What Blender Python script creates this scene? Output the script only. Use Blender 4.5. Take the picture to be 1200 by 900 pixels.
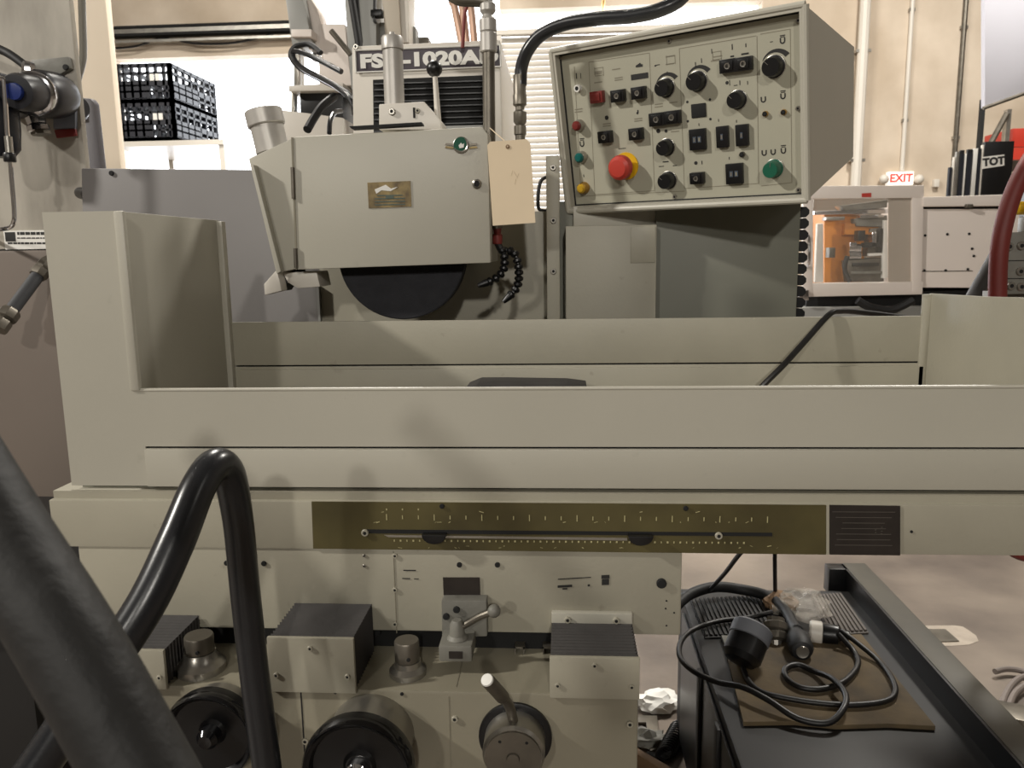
import bpy, bmesh, math, random
from mathutils import Vector, Matrix, noise
random.seed(4)
for o in list(bpy.data.objects): bpy.data.objects.remove(o)
S = bpy.context.scene
COL = S.collection
# ------------------------------------------------------------------ camera
FPX, HCAM = 930.0, 1.30
_ps, _pt, _rl = math.radians(3.8), math.radians(9.4), 0.015
CF = Vector((-math.sin(_ps)*math.cos(_pt), math.cos(_ps)*math.cos(_pt), -math.sin(_pt)))
_R0 = Vector((math.cos(_ps), math.sin(_ps), 0)); _U0 = _R0.cross(CF)
CU = _U0*math.cos(_rl) + _R0*math.sin(_rl)
CR = _R0*math.cos(_rl) - _U0*math.sin(_rl)
CC = Vector((0, 0, HCAM))
cd = bpy.data.cameras.new('camera'); cam = bpy.data.objects.new('camera', cd); COL.objects.link(cam)
M = Matrix((CR, CU, -CF)).transposed().to_4x4(); M.translation = CC
cam.matrix_world = M
cd.sensor_width = 36; cd.sensor_fit = 'HORIZONTAL'; cd.lens = FPX/1200*36
cd.clip_start = 0.02; cd.clip_end = 60
cd.dof.use_dof = True; cd.dof.focus_distance = 1.15; cd.dof.aperture_fstop = 14
S.camera = cam
# ------------------------------------------------------------------ world, lights, exposure
W = bpy.data.worlds.new('overcast_sky'); S.world = W; W.use_nodes = True
bg = W.node_tree.nodes['Background']; bg.inputs[0].default_value = (0.93, 0.96, 1.0, 1); bg.inputs[1].default_value = 5.0
S.view_settings.view_transform = 'Standard'; S.view_settings.look = 'None'
S.view_settings.exposure = 0.2; S.view_settings.gamma = 1; S.view_settings.use_curve_mapping = False
def lamp(name, loc, target, watts, size, col):
    l = bpy.data.lights.new(name, 'AREA'); l.energy = watts; l.shape = 'DISK'; l.size = size; l.color = col
    o = bpy.data.objects.new(name, l); COL.objects.link(o); o.location = loc
    o.rotation_euler = (Vector(target)-Vector(loc)).to_track_quat('-Z', 'Y').to_euler()
    return o
WARM = (1.0, 0.955, 0.875)
lamp('high_bay_light', (-6.0, -0.8, 5.0), (0, 1.3, 1.2), 340, 0.3, WARM)
lamp('high_bay_light', (-2.2, -5.6, 3.3), (0, 1.3, 1.2), 70, 0.35, WARM)
lamp('high_bay_light', (0.65, -5.5, 3.6), (0, 1.3, 1.2), 105, 0.25, WARM)
lamp('high_bay_light', (5.2, -2.5, 5.2), (0.5, 2, 1.0), 14, 0.6, WARM)
lamp('high_bay_light', (-1.5, 5.0, 5.7), (-1.5, 5.2, 0), 300, 0.9, WARM)
lamp('high_bay_light', (3.0, 5.0, 5.7), (3.2, 5.4, 0), 330, 0.9, WARM)
# ------------------------------------------------------------------ pixel helpers (a direction; distance from the plane it lies on)
def ray(x, y): return CF + CR*((x-600)/FPX) - CU*((y-450)/FPX)
def PY(x, y, Y): d = ray(x, y); return CC + d*(Y/d.y)
def PZ(x, y, Z): d = ray(x, y); return CC + d*((Z-HCAM)/d.z)
def PX(x, y, X): d = ray(x, y); return CC + d*(X/d.x)
# ------------------------------------------------------------------ materials
def lin(c): return tuple((v/255/12.92 if v/255 <= .04045 else ((v/255+.055)/1.055)**2.4) for v in c)
def mat(name, rgb, rough=.5, metal=0, var=.12, scale=3.0, speck=0, bump=0, bscale=60, rgb2=None, stretch=(1, 1, 1), alpha=1, trans=0, coat=0, emit=0, uvbraid=False):
    m = bpy.data.materials.new(name); m.use_nodes = True; nt = m.node_tree; N = nt.nodes; L = nt.links
    b = N['Principled BSDF']; c = lin(rgb)
    b.inputs['Roughness'].default_value = rough; b.inputs['Metallic'].default_value = metal
    b.inputs['Alpha'].default_value = alpha; b.inputs['Transmission Weight'].default_value = trans
    b.inputs['Coat Weight'].default_value = coat
    tc = N.new('ShaderNodeNewGeometry'); mp = N.new('ShaderNodeMapping'); mp.inputs['Scale'].default_value = stretch
    L.new(tc.outputs['Position'], mp.inputs['Vector'])
    n1 = N.new('ShaderNodeTexNoise'); n1.inputs['Scale'].default_value = scale; n1.inputs['Detail'].default_value = 6
    L.new(mp.outputs[0], n1.inputs['Vector'])
    rp = N.new('ShaderNodeMapRange'); rp.inputs[1].default_value = .32; rp.inputs[2].default_value = .68; L.new(n1.outputs[0], rp.inputs[0])
    mx = N.new('ShaderNodeMix'); mx.data_type = 'RGBA'
    c2 = lin(rgb2) if rgb2 else tuple(v*(1-var) for v in c)
    mx.inputs[6].default_value = (*c, 1); mx.inputs[7].default_value = (*c2, 1)
    L.new(rp.outputs[0], mx.inputs[0]); out = mx.outputs[2]
    if speck:
        n2 = N.new('ShaderNodeTexNoise'); n2.inputs['Scale'].default_value = 38; n2.inputs['Detail'].default_value = 4; L.new(mp.outputs[0], n2.inputs['Vector'])
        r2 = N.new('ShaderNodeMapRange'); r2.inputs[1].default_value = .68; r2.inputs[2].default_value = .78; r2.inputs[4].default_value = speck; L.new(n2.outputs[0], r2.inputs[0])
        m2 = N.new('ShaderNodeMix'); m2.data_type = 'RGBA'; L.new(r2.outputs[0], m2.inputs[0]); L.new(out, m2.inputs[6]); m2.inputs[7].default_value = (c[0]*.3, c[1]*.28, c[2]*.24, 1); out = m2.outputs[2]
    L.new(out, b.inputs['Base Color'])
    if bump:
        n3 = N.new('ShaderNodeTexNoise'); n3.inputs['Scale'].default_value = bscale; n3.inputs['Detail'].default_value = 5; L.new(mp.outputs[0], n3.inputs['Vector'])
        bp = N.new('ShaderNodeBump'); bp.inputs['Strength'].default_value = bump; bp.inputs['Distance'].default_value = .004
        L.new(n3.outputs[0], bp.inputs['Height']); L.new(bp.outputs[0], b.inputs['Normal'])
    if uvbraid:
        uv = N.new('ShaderNodeUVMap'); k = N.new('ShaderNodeTexChecker'); k.inputs['Scale'].default_value = 1
        mp2 = N.new('ShaderNodeMapping'); mp2.inputs['Rotation'].default_value = (0, 0, math.radians(45)); mp2.inputs['Scale'].default_value = (uvbraid, uvbraid, 1)
        L.new(uv.outputs[0], mp2.inputs[0]); L.new(mp2.outputs[0], k.inputs['Vector'])
        bp = N.new('ShaderNodeBump'); bp.inputs['Strength'].default_value = .25; bp.inputs['Distance'].default_value = .001
        L.new(k.outputs['Fac'], bp.inputs['Height']); L.new(bp.outputs[0], b.inputs['Normal'])
    if emit:
        b.inputs['Emission Color'].default_value = (*c, 1); b.inputs['Emission Strength'].default_value = emit
    return m
PAINT = mat('machine_paint', (180, 176, 163), .42, var=.10, scale=2.2, speck=.12, bump=.05, bscale=220)
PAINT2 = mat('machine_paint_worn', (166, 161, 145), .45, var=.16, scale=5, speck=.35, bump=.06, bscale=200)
BASESH = mat('base_paint_shaded', (138, 132, 115), .45, var=.18, scale=4, speck=.4, bump=.06, bscale=200)  # shade over the lower front is put into this darker base colour
COVERD = mat('column_cover_dark', (126, 123, 122), .45, var=.12, scale=2.5)  # column cover tone, darker than the grey around it
PAINTG = mat('grey_paint', (150, 150, 146), .42, var=.10, scale=2.5, speck=.1)
CABP = mat('cabinet_grey_green', (118, 118, 106), .5, var=.12, scale=3)
OFFW = mat('offwhite_paint', (214, 208, 198), .4, var=.06, scale=2)
PANEL = mat('panel_face', (166, 163, 146), .5, var=.05, scale=8)
PRINT = mat('panel_ink', (34, 33, 32), .6)
PRINTL = mat('panel_ink_grey', (128, 122, 106), .6)
BLACK = mat('black_plastic', (13, 13, 15), .35, var=.2)
RUBBER = mat('black_rubber', (19, 19, 20), .6, var=.25, scale=20, bump=.1)
HOSE = mat('braided_hose', (32, 33, 36), .28, var=.2, scale=9, uvbraid=26)
HOSEB = mat('worn_hose', (25, 24, 23), .62, var=.35, scale=12, speck=.3, bump=.5, bscale=45)
CORD = mat('black_cord', (17, 15, 15), .45, var=.2)
GLOSSB = mat('glossy_black', (18, 18, 20), .12, var=.1)
DARK = mat('dark_gap', (16, 16, 16), .8)
BELLOW = mat('bellows_cloth', (62, 59, 57), .75, var=.25, scale=14, bump=.2)
STEEL = mat('brushed_steel', (176, 172, 164), .32, metal=.85, var=.25, scale=14, speck=.2)
DSTEEL = mat('oily_steel', (120, 114, 104), .42, metal=.7, var=.35, scale=18, speck=.4)
CHROME = mat('chrome', (225, 225, 228), .12, metal=1, var=.05)
CASTG = mat('dull_grey_casting', (122, 120, 112), .55, var=.25, scale=22, speck=.4, bump=.2)
WHEELM = mat('abrasive_wheel', (46, 46, 50), .95, var=.2, scale=60, bump=.4, bscale=400)
OLIVE = mat('olive_scale_plate', (92, 84, 50), .45, metal=.15, var=.3, scale=9, speck=.5, rgb2=(68, 61, 34))
NAMEP = mat('etched_dark_plate', (50, 44, 40), .45, metal=.3, var=.3, scale=30)
BRASS = mat('tarnished_brass', (128, 112, 76), .4, metal=.6, var=.5, scale=60, rgb2=(80, 68, 50))
GOLD = mat('brass_fitting', (190, 150, 80), .3, metal=.9)
COPPER = mat('copper_tube', (220, 182, 160), .4, metal=.5, var=.2)
RED = mat('red_plastic', (186, 60, 48), .45, var=.08)
DRED = mat('dark_red_plastic', (118, 38, 34), .4)
GREEN = mat('green_plastic', (24, 92, 70), .35)
TEAL = mat('teal_lens', (22, 96, 92), .2)
YELLOW = mat('yellow_plastic', (226, 178, 26), .45)
AMBER = mat('amber_lens', (190, 150, 40), .25)
BLUE = mat('blue_knob', (40, 62, 140), .35)
NAVY = mat('navy_black_plastic', (16, 18, 28), .4, var=.2)
WHITEP = mat('white_print', (226, 224, 218), .5)
SIGNB = mat('sign_dark', (62, 54, 62), .45, var=.1)
MANILA = mat('manila_card', (226, 207, 178), .8, var=.05, scale=12)
CARD = mat('stained_cardboard', (102, 86, 60), .85, var=.4, scale=9, speck=.4, rgb2=(66, 56, 42), bump=.2)
TANKM = mat('tank_black', (27, 25, 24), .55, var=.4, scale=6, speck=.3)
TANKL = mat('tank_worn_lip', (78, 74, 64), .5, var=.3, scale=8, speck=.3)
MATR = mat('ribbed_rubber', (40, 38, 38), .6, var=.2)
FLOORM = mat('concrete_floor', (134, 122, 110), .42, var=.3, scale=2.3, rgb2=(92, 82, 75), bump=.15, bscale=30, speck=.25)
WALLM = mat('painted_block_wall', (212, 198, 180), .8, var=.14, scale=1.6, rgb2=(184, 168, 148))
WALLL = mat('painted_pillar', (226, 212, 192), .75, var=.1, scale=1.5)
WALLD = mat('far_wall_paint', (124, 116, 106), .85)
ALU = mat('dull_aluminium', (186, 182, 176), .42, metal=.35, var=.15, scale=16, speck=.15)
GRADU = mat('scale_ink', (176, 168, 124), .6)
CEILM = mat('ceiling_paint', (120, 116, 110), .9)
DOORM = mat('rollup_slat', (206, 200, 190), .55, var=.06)
GREASY = mat('greasy_cabinet', (196, 190, 178), .5, var=.3, scale=4, rgb2=(136, 130, 120), stretch=(2.2, 2.2, .8))
BROWNG = mat('warm_grey_door_shaded', (118, 107, 98), .5, var=.12, scale=3)  # cabinet's lower door: browner, darker tone stands in for shade
CRATE = mat('crate_black', (24, 26, 36), .5)
MOLDW = mat('molding_machine_white', (224, 214, 206), .4, var=.06)
ORANGE = mat('orange_platen', (226, 140, 40), .45, var=.25, scale=6)
GLASS = mat('polycarbonate', (220, 214, 204), .08, alpha=.07, var=0)
HAZE = mat('hazed_polycarbonate', (176, 164, 150), .5, alpha=.88, var=.05)
REDHOSE = mat('dark_red_hose', (120, 42, 36), .55, var=.2, scale=10)
BLUEW = mat('bluish_white_sheet', (206, 206, 216), .5, var=.05)
BAG = mat('clear_plastic_bag', (226, 218, 206), .12, alpha=.3, var=.3, scale=50, bump=1, bscale=120)
PAPER = mat('white_paper', (238, 236, 230), .8)
WOOD = mat('scrap_wood', (140, 112, 84), .8, var=.3)
REDR = mat('rack_orange_red', (176, 52, 36), .5)
EXITR = mat('exit_letters', (230, 70, 62), .5, emit=.6)
EXITW = mat('exit_face', (246, 240, 230), .5, emit=.7)
# ------------------------------------------------------------------ mesh builder
class MB:
    def __init__(s): s.bm = bmesh.new(); s.uv = s.bm.loops.layers.uv.new('UVMap'); s.mi = 0
    def face(s, vs):
        try:
            f = s.bm.faces.new(vs); f.material_index = s.mi; return f
        except ValueError: return None
    def prism(s, pts, off, bev=0):
        """closed polygon pts (3D) pushed by vector off"""
        off = Vector(off); a = [s.bm.verts.new(p) for p in pts]; b = [s.bm.verts.new(Vector(p)+off) for p in pts]
        fs = [s.face(a), s.face(b[::-1])]
        n = len(a)
        for i in range(n): fs.append(s.face([a[i], b[i], b[(i+1) % n], a[(i+1) % n]]))
        fs = [f for f in fs if f]
        bmesh.ops.recalc_face_normals(s.bm, faces=fs)
        if bev:
            ed = list({e for f in fs for e in f.edges}); bmesh.ops.bevel(s.bm, geom=ed, offset=bev, segments=2, affect='EDGES', profile=.6, material=-1)
        return s
    def box(s, x0, x1, y0, y1, z0, z1, bev=0):
        return s.prism([(x0, y0, z0), (x1, y0, z0), (x1, y0, z1), (x0, y0, z1)], (0, y1-y0, 0), bev)
    def obox(s, c, ex, ey, ez, bev=0):
        c = Vector(c); ex = Vector(ex); ey = Vector(ey); ez = Vector(ez)
        return s.prism([c-ex-ey-ez, c+ex-ey-ez, c+ex-ey+ez, c-ex-ey+ez], ey*2, bev)
    def tube(s, pts, r, seg=12, cap=True, smooth=6, closed=False):
        P = [Vector(p) for p in pts]
        rr = r if isinstance(r, (list, tuple)) else [r]*len(P)
        if smooth and len(P) > 2:
            Q, RR = [], []
            for i in range(len(P)-1):
                p0 = P[max(i-1, 0)]; p1 = P[i]; p2 = P[i+1]; p3 = P[min(i+2, len(P)-1)]
                for k in range(smooth):
                    t = k/smooth
                    Q.append(.5*((2*p1)+(p2-p0)*t+(2*p0-5*p1+4*p2-p3)*t*t+(3*p1-p0-3*p2+p3)*t**3)); RR.append(rr[i]*(1-t)+rr[i+1]*t)
            Q.append(P[-1]); RR.append(rr[-1]); P, rr = Q, RR
        T = [(P[min(i+1, len(P)-1)]-P[max(i-1, 0)]).normalized() for i in range(len(P))]
        up = Vector((0, 0, 1)) if abs(T[0].z) < .9 else Vector((1, 0, 0))
        nrm = T[0].cross(up).normalized(); rings = []; d = 0; ds = []
        for i, p in enumerate(P):
            nrm = (nrm-T[i]*nrm.dot(T[i])).normalized(); bn = T[i].cross(nrm)
            rings.append([s.bm.verts.new(p+(nrm*math.cos(a)+bn*math.sin(a))*rr[i]) for a in [2*math.pi*k/seg for k in range(seg)]])
            if i: d += (p-P[i-1]).length
            ds.append(d)
        for i in range(len(P)-1):
            for k in range(seg):
                f = s.face([rings[i][k], rings[i][(k+1) % seg], rings[i+1][(k+1) % seg], rings[i+1][k]])
                if f:
                    w = 2*math.pi*(rr[i] or .01)
                    for l, (u, v) in zip(f.loops, ((k/seg, ds[i]/w), ((k+1)/seg, ds[i]/w), ((k+1)/seg, ds[i+1]/w), (k/seg, ds[i+1]/w))): l[s.uv].uv = (u, v)
        if cap: s.face(rings[0][::-1]); s.face(rings[-1])
        return s
    def lathe(s, prof, c, axis, seg=24, caps=True):
        """prof: [(r, h)] along axis from c"""
        c = Vector(c); ax = Vector(axis).normalized()
        u = ax.cross(Vector((0, 0, 1)) if abs(ax.z) < .9 else Vector((1, 0, 0))).normalized(); v = ax.cross(u)
        rings = []
        for r, h in prof:
            if r < 1e-6: rings.append([s.bm.verts.new(c+ax*h)])
            else: rings.append([s.bm.verts.new(c+ax*h+(u*math.cos(a)+v*math.sin(a))*r) for a in [2*math.pi*k/seg for k in range(seg)]])
        for A, B in zip(rings, rings[1:]):
            for k in range(seg):
                k2 = (k+1) % seg
                if len(A) == 1 and len(B) == 1: continue
                if len(A) == 1: s.face([A[0], B[k2], B[k]])
                elif len(B) == 1: s.face([A[k], A[k2], B[0]])
                else: s.face([A[k], A[k2], B[k2], B[k]])
        for rg, fl in ((rings[0], True), (rings[-1], False)):
            if caps and len(rg) > 1: s.face(rg[::-1] if fl else rg)
        return s
    def cyl(s, a, b, r, seg=20, bev=.0):
        a = Vector(a); b = Vector(b); h = (b-a).length
        pr = [(r-bev, 0), (r, bev), (r, h-bev), (r-bev, h)] if bev else [(r, 0), (r, h)]
        return s.lathe(pr, a, b-a, seg)
    def sphere(s, c, r, seg=16, sc=(1, 1, 1)):
        n = seg//2; pr = [(r*math.sin(math.pi*i/n), -r*math.cos(math.pi*i/n)) for i in range(n+1)]
        return s.lathe(pr, c, (0, 0, 1), seg)
    def quad(s, c, ex, ez):
        c = Vector(c); ex = Vector(ex); ez = Vector(ez)
        s.face([s.bm.verts.new(p) for p in (c-ex-ez, c+ex-ez, c+ex+ez, c-ex+ez)]); return s
    def text(s, txt, size, o, ex, ez, bold=0.0, depth=.0006, align='CENTER'):
        cu = bpy.data.curves.new('t', 'FONT'); cu.body = txt; cu.size = size; cu.align_x = align; cu.align_y = 'CENTER'; cu.offset = bold; cu.extrude = depth/2; cu.resolution_u = 3
        ob = bpy.data.objects.new('t', cu); COL.objects.link(ob); dg = bpy.context.evaluated_depsgraph_get(); me = bpy.data.meshes.new_from_object(ob.evaluated_get(dg))
        ex = Vector(ex).normalized(); ez = Vector(ez).normalized(); n = ex.cross(ez)
        o = Vector(o); vs = [s.bm.verts.new(o+ex*v.co.x+ez*v.co.y+n*v.co.z) for v in me.vertices]
        for p in me.polygons: s.face([vs[i] for i in p.vertices])
        bpy.data.objects.remove(ob); bpy.data.curves.remove(cu); bpy.data.meshes.remove(me); return s
    def build(s, name, m, parent=None, label=None, kind=None):
        bm = s.bm; org = parent.get('_o', (0, 0, 0)) if parent else (0, 0, 0)
        org = Vector(org); bmesh.ops.translate(bm, verts=bm.verts, vec=-org)
        for f in bm.faces: f.smooth = True
        for e in bm.edges:
            if len(e.link_faces) == 2:
                try: e.smooth = e.calc_face_angle() < .6
                except ValueError: pass
            else: e.smooth = False
        me = bpy.data.meshes.new(name); bm.to_mesh(me); bm.free()
        for k in (m if isinstance(m, (list, tuple)) else [m]): me.materials.append(k)
        o = bpy.data.objects.new(name, me); COL.objects.link(o)
        if parent: o.parent = parent; o['_o'] = tuple(org)
        if label: o['label'] = label
        if kind: o['kind'] = kind
        return o
def thing(name, label, cat, loc, group=None):
    o = bpy.data.objects.new(name, None); COL.objects.link(o); o.location = loc; o.empty_display_size = .05
    o['label'] = label; o['category'] = cat; o['_o'] = tuple(loc)
    if group: o['group'] = group
    return o
def tag(o, label, cat, group=None):
    o['label'] = label; o['category'] = cat
    if group: o['group'] = group
    return o
def struct(o): o['kind'] = 'structure'; return o
def plate(pts, Y, th, bev=0, mb=None):
    """polygon traced on the upright plane at distance Y, th metres thick"""
    mb = mb or MB(); return mb.prism([PY(x, y, Y) for x, y in pts], (0, th, 0), bev)
def pbox(x0, y0, x1, y1, Y0, Y1, bev=0, mb=None):
    """upright box: its front face spans the pixel rectangle at distance Y0"""
    xm, ym = (x0+x1)/2, (y0+y1)/2; mb = mb or MB()
    return mb.box(PY(x0, ym, Y0).x, PY(x1, ym, Y0).x, Y0, Y1, PY(xm, y1, Y0).z, PY(xm, y0, Y0).z, bev)
def zat(y, Y, x=600): return PY(x, y, Y).z
def xat(x, Y, y=450): return PY(x, y, Y).x
def pl(pts): return [PY(x, y, Y) for x, y, Y in pts]
# shared screw: steel head with a dark socket
def _screw(name, head, socket):
    mb = MB(); mb.lathe([(1, 0), (1, .55), (.85, .7), (.5, .7)], (0, 0, 0), (0, -1, 0), 14); mb.mi = 1; mb.lathe([(.52, .5), (.5, .72), (0, .72)], (0, 0, 0), (0, -1, 0), 8)
    bm = mb.bm; me = bpy.data.meshes.new(name); bm.to_mesh(me); bm.free(); me.materials.append(head); me.materials.append(socket); return me
SCREW = _screw('screw', STEEL, DARK); BOLT = _screw('socket_bolt', DARK, DARK); PSCREW = _screw('painted_screw', PAINT2, DARK)
def screw(parent, p, r=.004, me=SCREW, axis=None, name='screw'):
    o = bpy.data.objects.new(name, me); COL.objects.link(o); o.parent = parent; o.location = Vector(p)-Vector(parent['_o']); o.scale = (r, r, r)
    if axis is not None: o.rotation_euler = Vector((0, -1, 0)).rotation_difference(Vector(axis)).to_euler()
    return o
# ================================================================== THE ROOM
YB = 9.0; X0, X1, YF, ZC = -7.5, 7.5, -8.0, 6.2
struct(MB().box(X0, X1, YF, YB+2.5, -.2, 0).build('floor', FLOORM))
struct(MB().box(X0-.2, X1+.2, YF, YB+.2, ZC, ZC+.2).build('ceiling', CEILM))
struct(MB().box(X0-.2, X0, YF, YB, 0, ZC).build('wall_left', WALLD))
struct(MB().box(X1, X1+.2, YF, YB, 0, ZC).build('wall_right', WALLD))
struct(MB().box(X0, X1, YF-.2, YF, 0, ZC).build('wall_front', WALLD))
xa, xb, xc, xd = xat(128, YB, 50), xat(352, YB, 50), xat(586, YB, 50), xat(892, YB, 50)
zt = zat(66, YB, 240); zc0, zc1 = zat(36, YB, 700), zat(7, YB, 700)
w = MB()
w.box(X0, xa, YB, YB+.2, 0, ZC); w.box(xa, xb, YB, YB+.2, zt, ZC)
w.box(xb, xc, YB, YB+.2, zat(-60, YB, 450), ZC); w.box(xc, xd, YB, YB+.2, zc1, ZC); w.box(xd, X1, YB, YB+.2, 0, ZC)
wb = struct(w.build('wall_back', WALLM)); wb['_o'] = (0, 0, 0)
# block courses of the wall to the right, joints recessed
bw = (X1-xd)
dr = thing('door_1', '', '', (xc, YB, 0)); del dr['label'], dr['category']; dr['kind'] = 'structure'
sh = .062; n = int(zc0/sh)
sm = MB(); sm.lathe([(1, 0), (1, 1)], (0, 0, 0), (1, 0, 0), 8)
slat = MB().prism([(0, .0, 0), (0, -.012, .012), (0, -.016, .031), (0, -.012, .05), (0, 0, sh-.004), (0, .01, sh-.004), (0, .01, 0)], (xd-xc, 0, 0)).build('slat', DOORM, None)
slat.parent = dr; slat.location = (0, .05, 0)
for k in range(1, n):
    o = slat.copy(); COL.objects.link(o); o.parent = dr; o.location = (0, .05, k*sh)
MB().box(xc-.06, xc+.02, YB-.05, YB+.0, 0, zc0).build('guide_rail', DOORM, dr)
MB().box(xd-.02, xd+.06, YB-.05, YB+.0, 0, zc0).build('guide_rail', DOORM, dr)
MB().box(xc-.06, xd+.06, YB-.06, YB+.04, n*sh, n*sh+.05).build('head_rail', DOORM, dr)
# door track and pipes under the header above the open dock
for i, (y0, y1, m) in enumerate(((27, 30, DARK), (31, 36, STEEL), (36.5, 39, DARK), (44, 47, STEEL))):
    struct(pbox(128, y0, 352, y1, YB-.12, YB-.001, 0).build('trim_%d' % (i+1), m))
tag(MB().tube(pl([(130, 57, YB-.1), (160, 54, YB-.1), (190, 45, YB-.1), (230, 51, YB-.1), (275, 50, YB-.1), (320, 40, YB-.1)]), .012, 6).build('loose_cable', CORD), 'thin cable sagging below the dock door track', 'cable')
# painted pillar on the left
pz = MB().box(xat(76, 4.6, 100), xat(133, 4.6, 100), 4.6, 4.66, 0, ZC, .01).build('wall_pillar', WALLL); struct(pz)
# conduits on the back wall
def conduit(px, y1, Y, r, m, label, name='wall_conduit'):
    p = PY(px, y1, Y); t = thing(name, label, 'pipe', (p.x, Y, p.z), 'pipes on the back wall')
    MB().cyl((p.x, Y, p.z), (p.x, Y, ZC), r, 10).build('pipe', m, t)
    for k in (.5, 1.6): MB().box(p.x-r*1.4, p.x+r*1.4, Y-r*.5, YB, p.z+k, p.z+k+.03).build('clamp', STEEL, t)
conduit(1001, 246, YB-.08, .055, OFFW, 'thick white downpipe on the back wall behind the control box')
conduit(1057, 200, YB-.03, .022, OFFW, 'thin white conduit rising from the exit sign')
conduit(1116, 220, YB-.03, .025, DSTEEL, 'thin grey conduit beside the upright black panels')
# exit sign
e = thing('exit_sign', 'white lit exit sign with red letters on the back wall', 'sign', PY(1055, 216, YB))
pbox(1041, 201, 1071, 217, YB-.08, YB-.0, .01).build('sign_box', EXITW, e)
MB().text('EXIT', .115, PY(1056, 209, YB-.083), (1, 0, 0), (0, 0, 1), .004).build('letters', EXITR, e)
for px in (1036, 1077): MB().sphere(PY(px, 210, YB-.07), .05, 12).build('emergency_lamp', OFFW, e)
tag(pbox(1095, 210, 1101, 219, YB-.06, YB, .005).build('wall_junction_box', OFFW), 'small white box on the wall right of the exit sign', 'box')
# ================================================================== THE SURFACE GRINDER
G = thing('surface_grinder', 'large beige-grey surface grinding machine with long splash guard and scale plate', 'grinding machine', (-.05, 1.3, 0))
XL, XR = -.571, .583; ZB, ZR, ZT = .997, 1.127, 1.360; YFR, YRR = 1.0, 1.31
zs = zat(525, 1.0, 600)
# --- base casting with deck
ZD = .771; bxl, bxr = -.545, .088
base = MB().box(bxl, bxr, .89, 2.0, 0, ZD, .004).build('base_casting', BASESH, G)
pbox(356.2, 806, 357.8, 960, .8895, .8905).build('panel_joint', DARK, base)
pbox(527.5, 816, 528.3, 960, .8895, .8905).build('panel_joint', PRINTL, base)
MB().box(xat(532, .89, 800), xat(532, .89, 800)+.0015, .9, .985, ZD, ZD+.0006).build('panel_joint', PRINTL, base)
for p in ((349, 809), (361.5, 809), (393, 811), (471, 813)): screw(base, PY(*p, .89), .0022, BOLT)
for p in ((533, 842), (738, 848), (358, 868)): screw(base, PY(*p, .89), .0042, PSCREW)
# --- saddle
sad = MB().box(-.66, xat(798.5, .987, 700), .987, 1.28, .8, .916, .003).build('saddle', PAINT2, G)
MB().box(-.5, .08, 1.0, 1.3, ZD, .8).build('recess', DARK, G)
for x0 in (603, 636):
    m = MB(); pbox(x0, 758, x0+12, 760.5, .985, 1.0, 0, m); pbox(x0+10, 758, x0+12, 770, .985, 1.0, 0, m); pbox(x0, 758, x0+1.5, 770, .985, 1.0, 0, m); m.build('way_clip', DSTEEL, G)
pbox(462.4, 646, 463.4, 742, .9862, .988).build('panel_joint', PRINTL, sad)
for p in ((463, 651), (463, 691), (463, 731)): screw(sad, PY(*p, .987), .0035, PSCREW)
for p in ((427, 651), (427, 663)): screw(sad, PY(*p, .987), .0022, SCREW)
for p in ((538.5, 661.5), (583, 661.5), (309.5, 660), (266, 659.5), (443, 741)): screw(sad, PY(*p, .9875), .0036, BOLT, name='hole')
screw(sad, PY(775, 683, .987), .0065, BOLT)
for p in ((781, 704), (780, 713), (790, 718), (781, 733)): screw(sad, PY(*p, .9872), .0012, BOLT, name='hole')
mk = MB()
for (x, y, w_, h_) in ((662, 687, 9, 1.6), (668, 678, 15, .7), (685, 677, 8, .6), (709.5, 682, 4.5, 4), (709.5, 676, 5, 2.4), (690, 686, 1.4, 1.4), (662, 690, 3, 1)):
    mk.quad(PY(x, y, .9862), (w_*.00106, 0, .0004*w_*.2), (0, 0, h_*.00106))
for (x, y, w_, h_) in ((480, 668.5, 8, .8), (476, 678, 5, .7), (488, 678.5, 3, .6)): mk.quad(PY(x, y, .9862), (w_*.00106, 0, 0), (0, 0, h_*.00106))
mk.build('worn_stencil_marks', PRINT, sad, kind='stuff')
# --- table apron
ap = MB().box(-.692, .80, .985, 1.27, .9155, .981, .0015).box(-.690, .80, .993, 1.27, .981, .9915).build('table_apron', PAINT2, G)  # darker worn paint here carries the lower front's shade in its colour
MB().box(-.66, .76, 1.012, 1.26, .991, .9975).build('table_slide', CABP, G)
sp = plate([(365, 588), (968, 592), (968, 650), (367, 643)], .9835, .002).build('scale_plate', OLIVE, G)
plate([(427, 620.5), (905, 624.5), (905, 628.5), (427, 625)], .9828, .001).build('slot', DARK, sp)
plate([(450, 627), (523, 628), (735, 630.5), (735, 633.5), (455, 629.5)], .9826, .001).build('slot_edge', STEEL, sp)
for px, py in ((510, 627), (750, 628.5)):
    c = PY(px, py, .983); MB().prism([c+Vector((.016*math.cos(a), 0, -.0125*math.sin(a)+.004)) for a in [math.pi*k/10 for k in range(11)]], (0, -.012, 0), .001).build('stop_dog', BLACK, sp)
for p in ((428, 624), (842, 627.5)): screw(sp, PY(*p, .983), .0048, PSCREW)
for p in ((518, 593), (803.5, 595.5)): screw(sp, PY(*p, .983), .0032, BOLT, name='hole')
tk = MB()
for k in range(25):
    x = 453+18.6*k; y = 606+.0066*(x-453)
    tk.quad(PY(x, y, .9829), (.0006, 0, 0), (0, 0, .0026 if k % 3 else .0042))
for k in range(56):
    x = 462+7.45*k; y = 633.5+.0066*(x-462)
    tk.quad(PY(x, y, .9829), (.0011 if k % 2 else .0007, 0, 0), (0, 0, .0013))
for k in range(3): tk.quad(PY(453+18.6*k, 597, .9829), (.0008, 0, 0), (0, 0, .0012))
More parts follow.
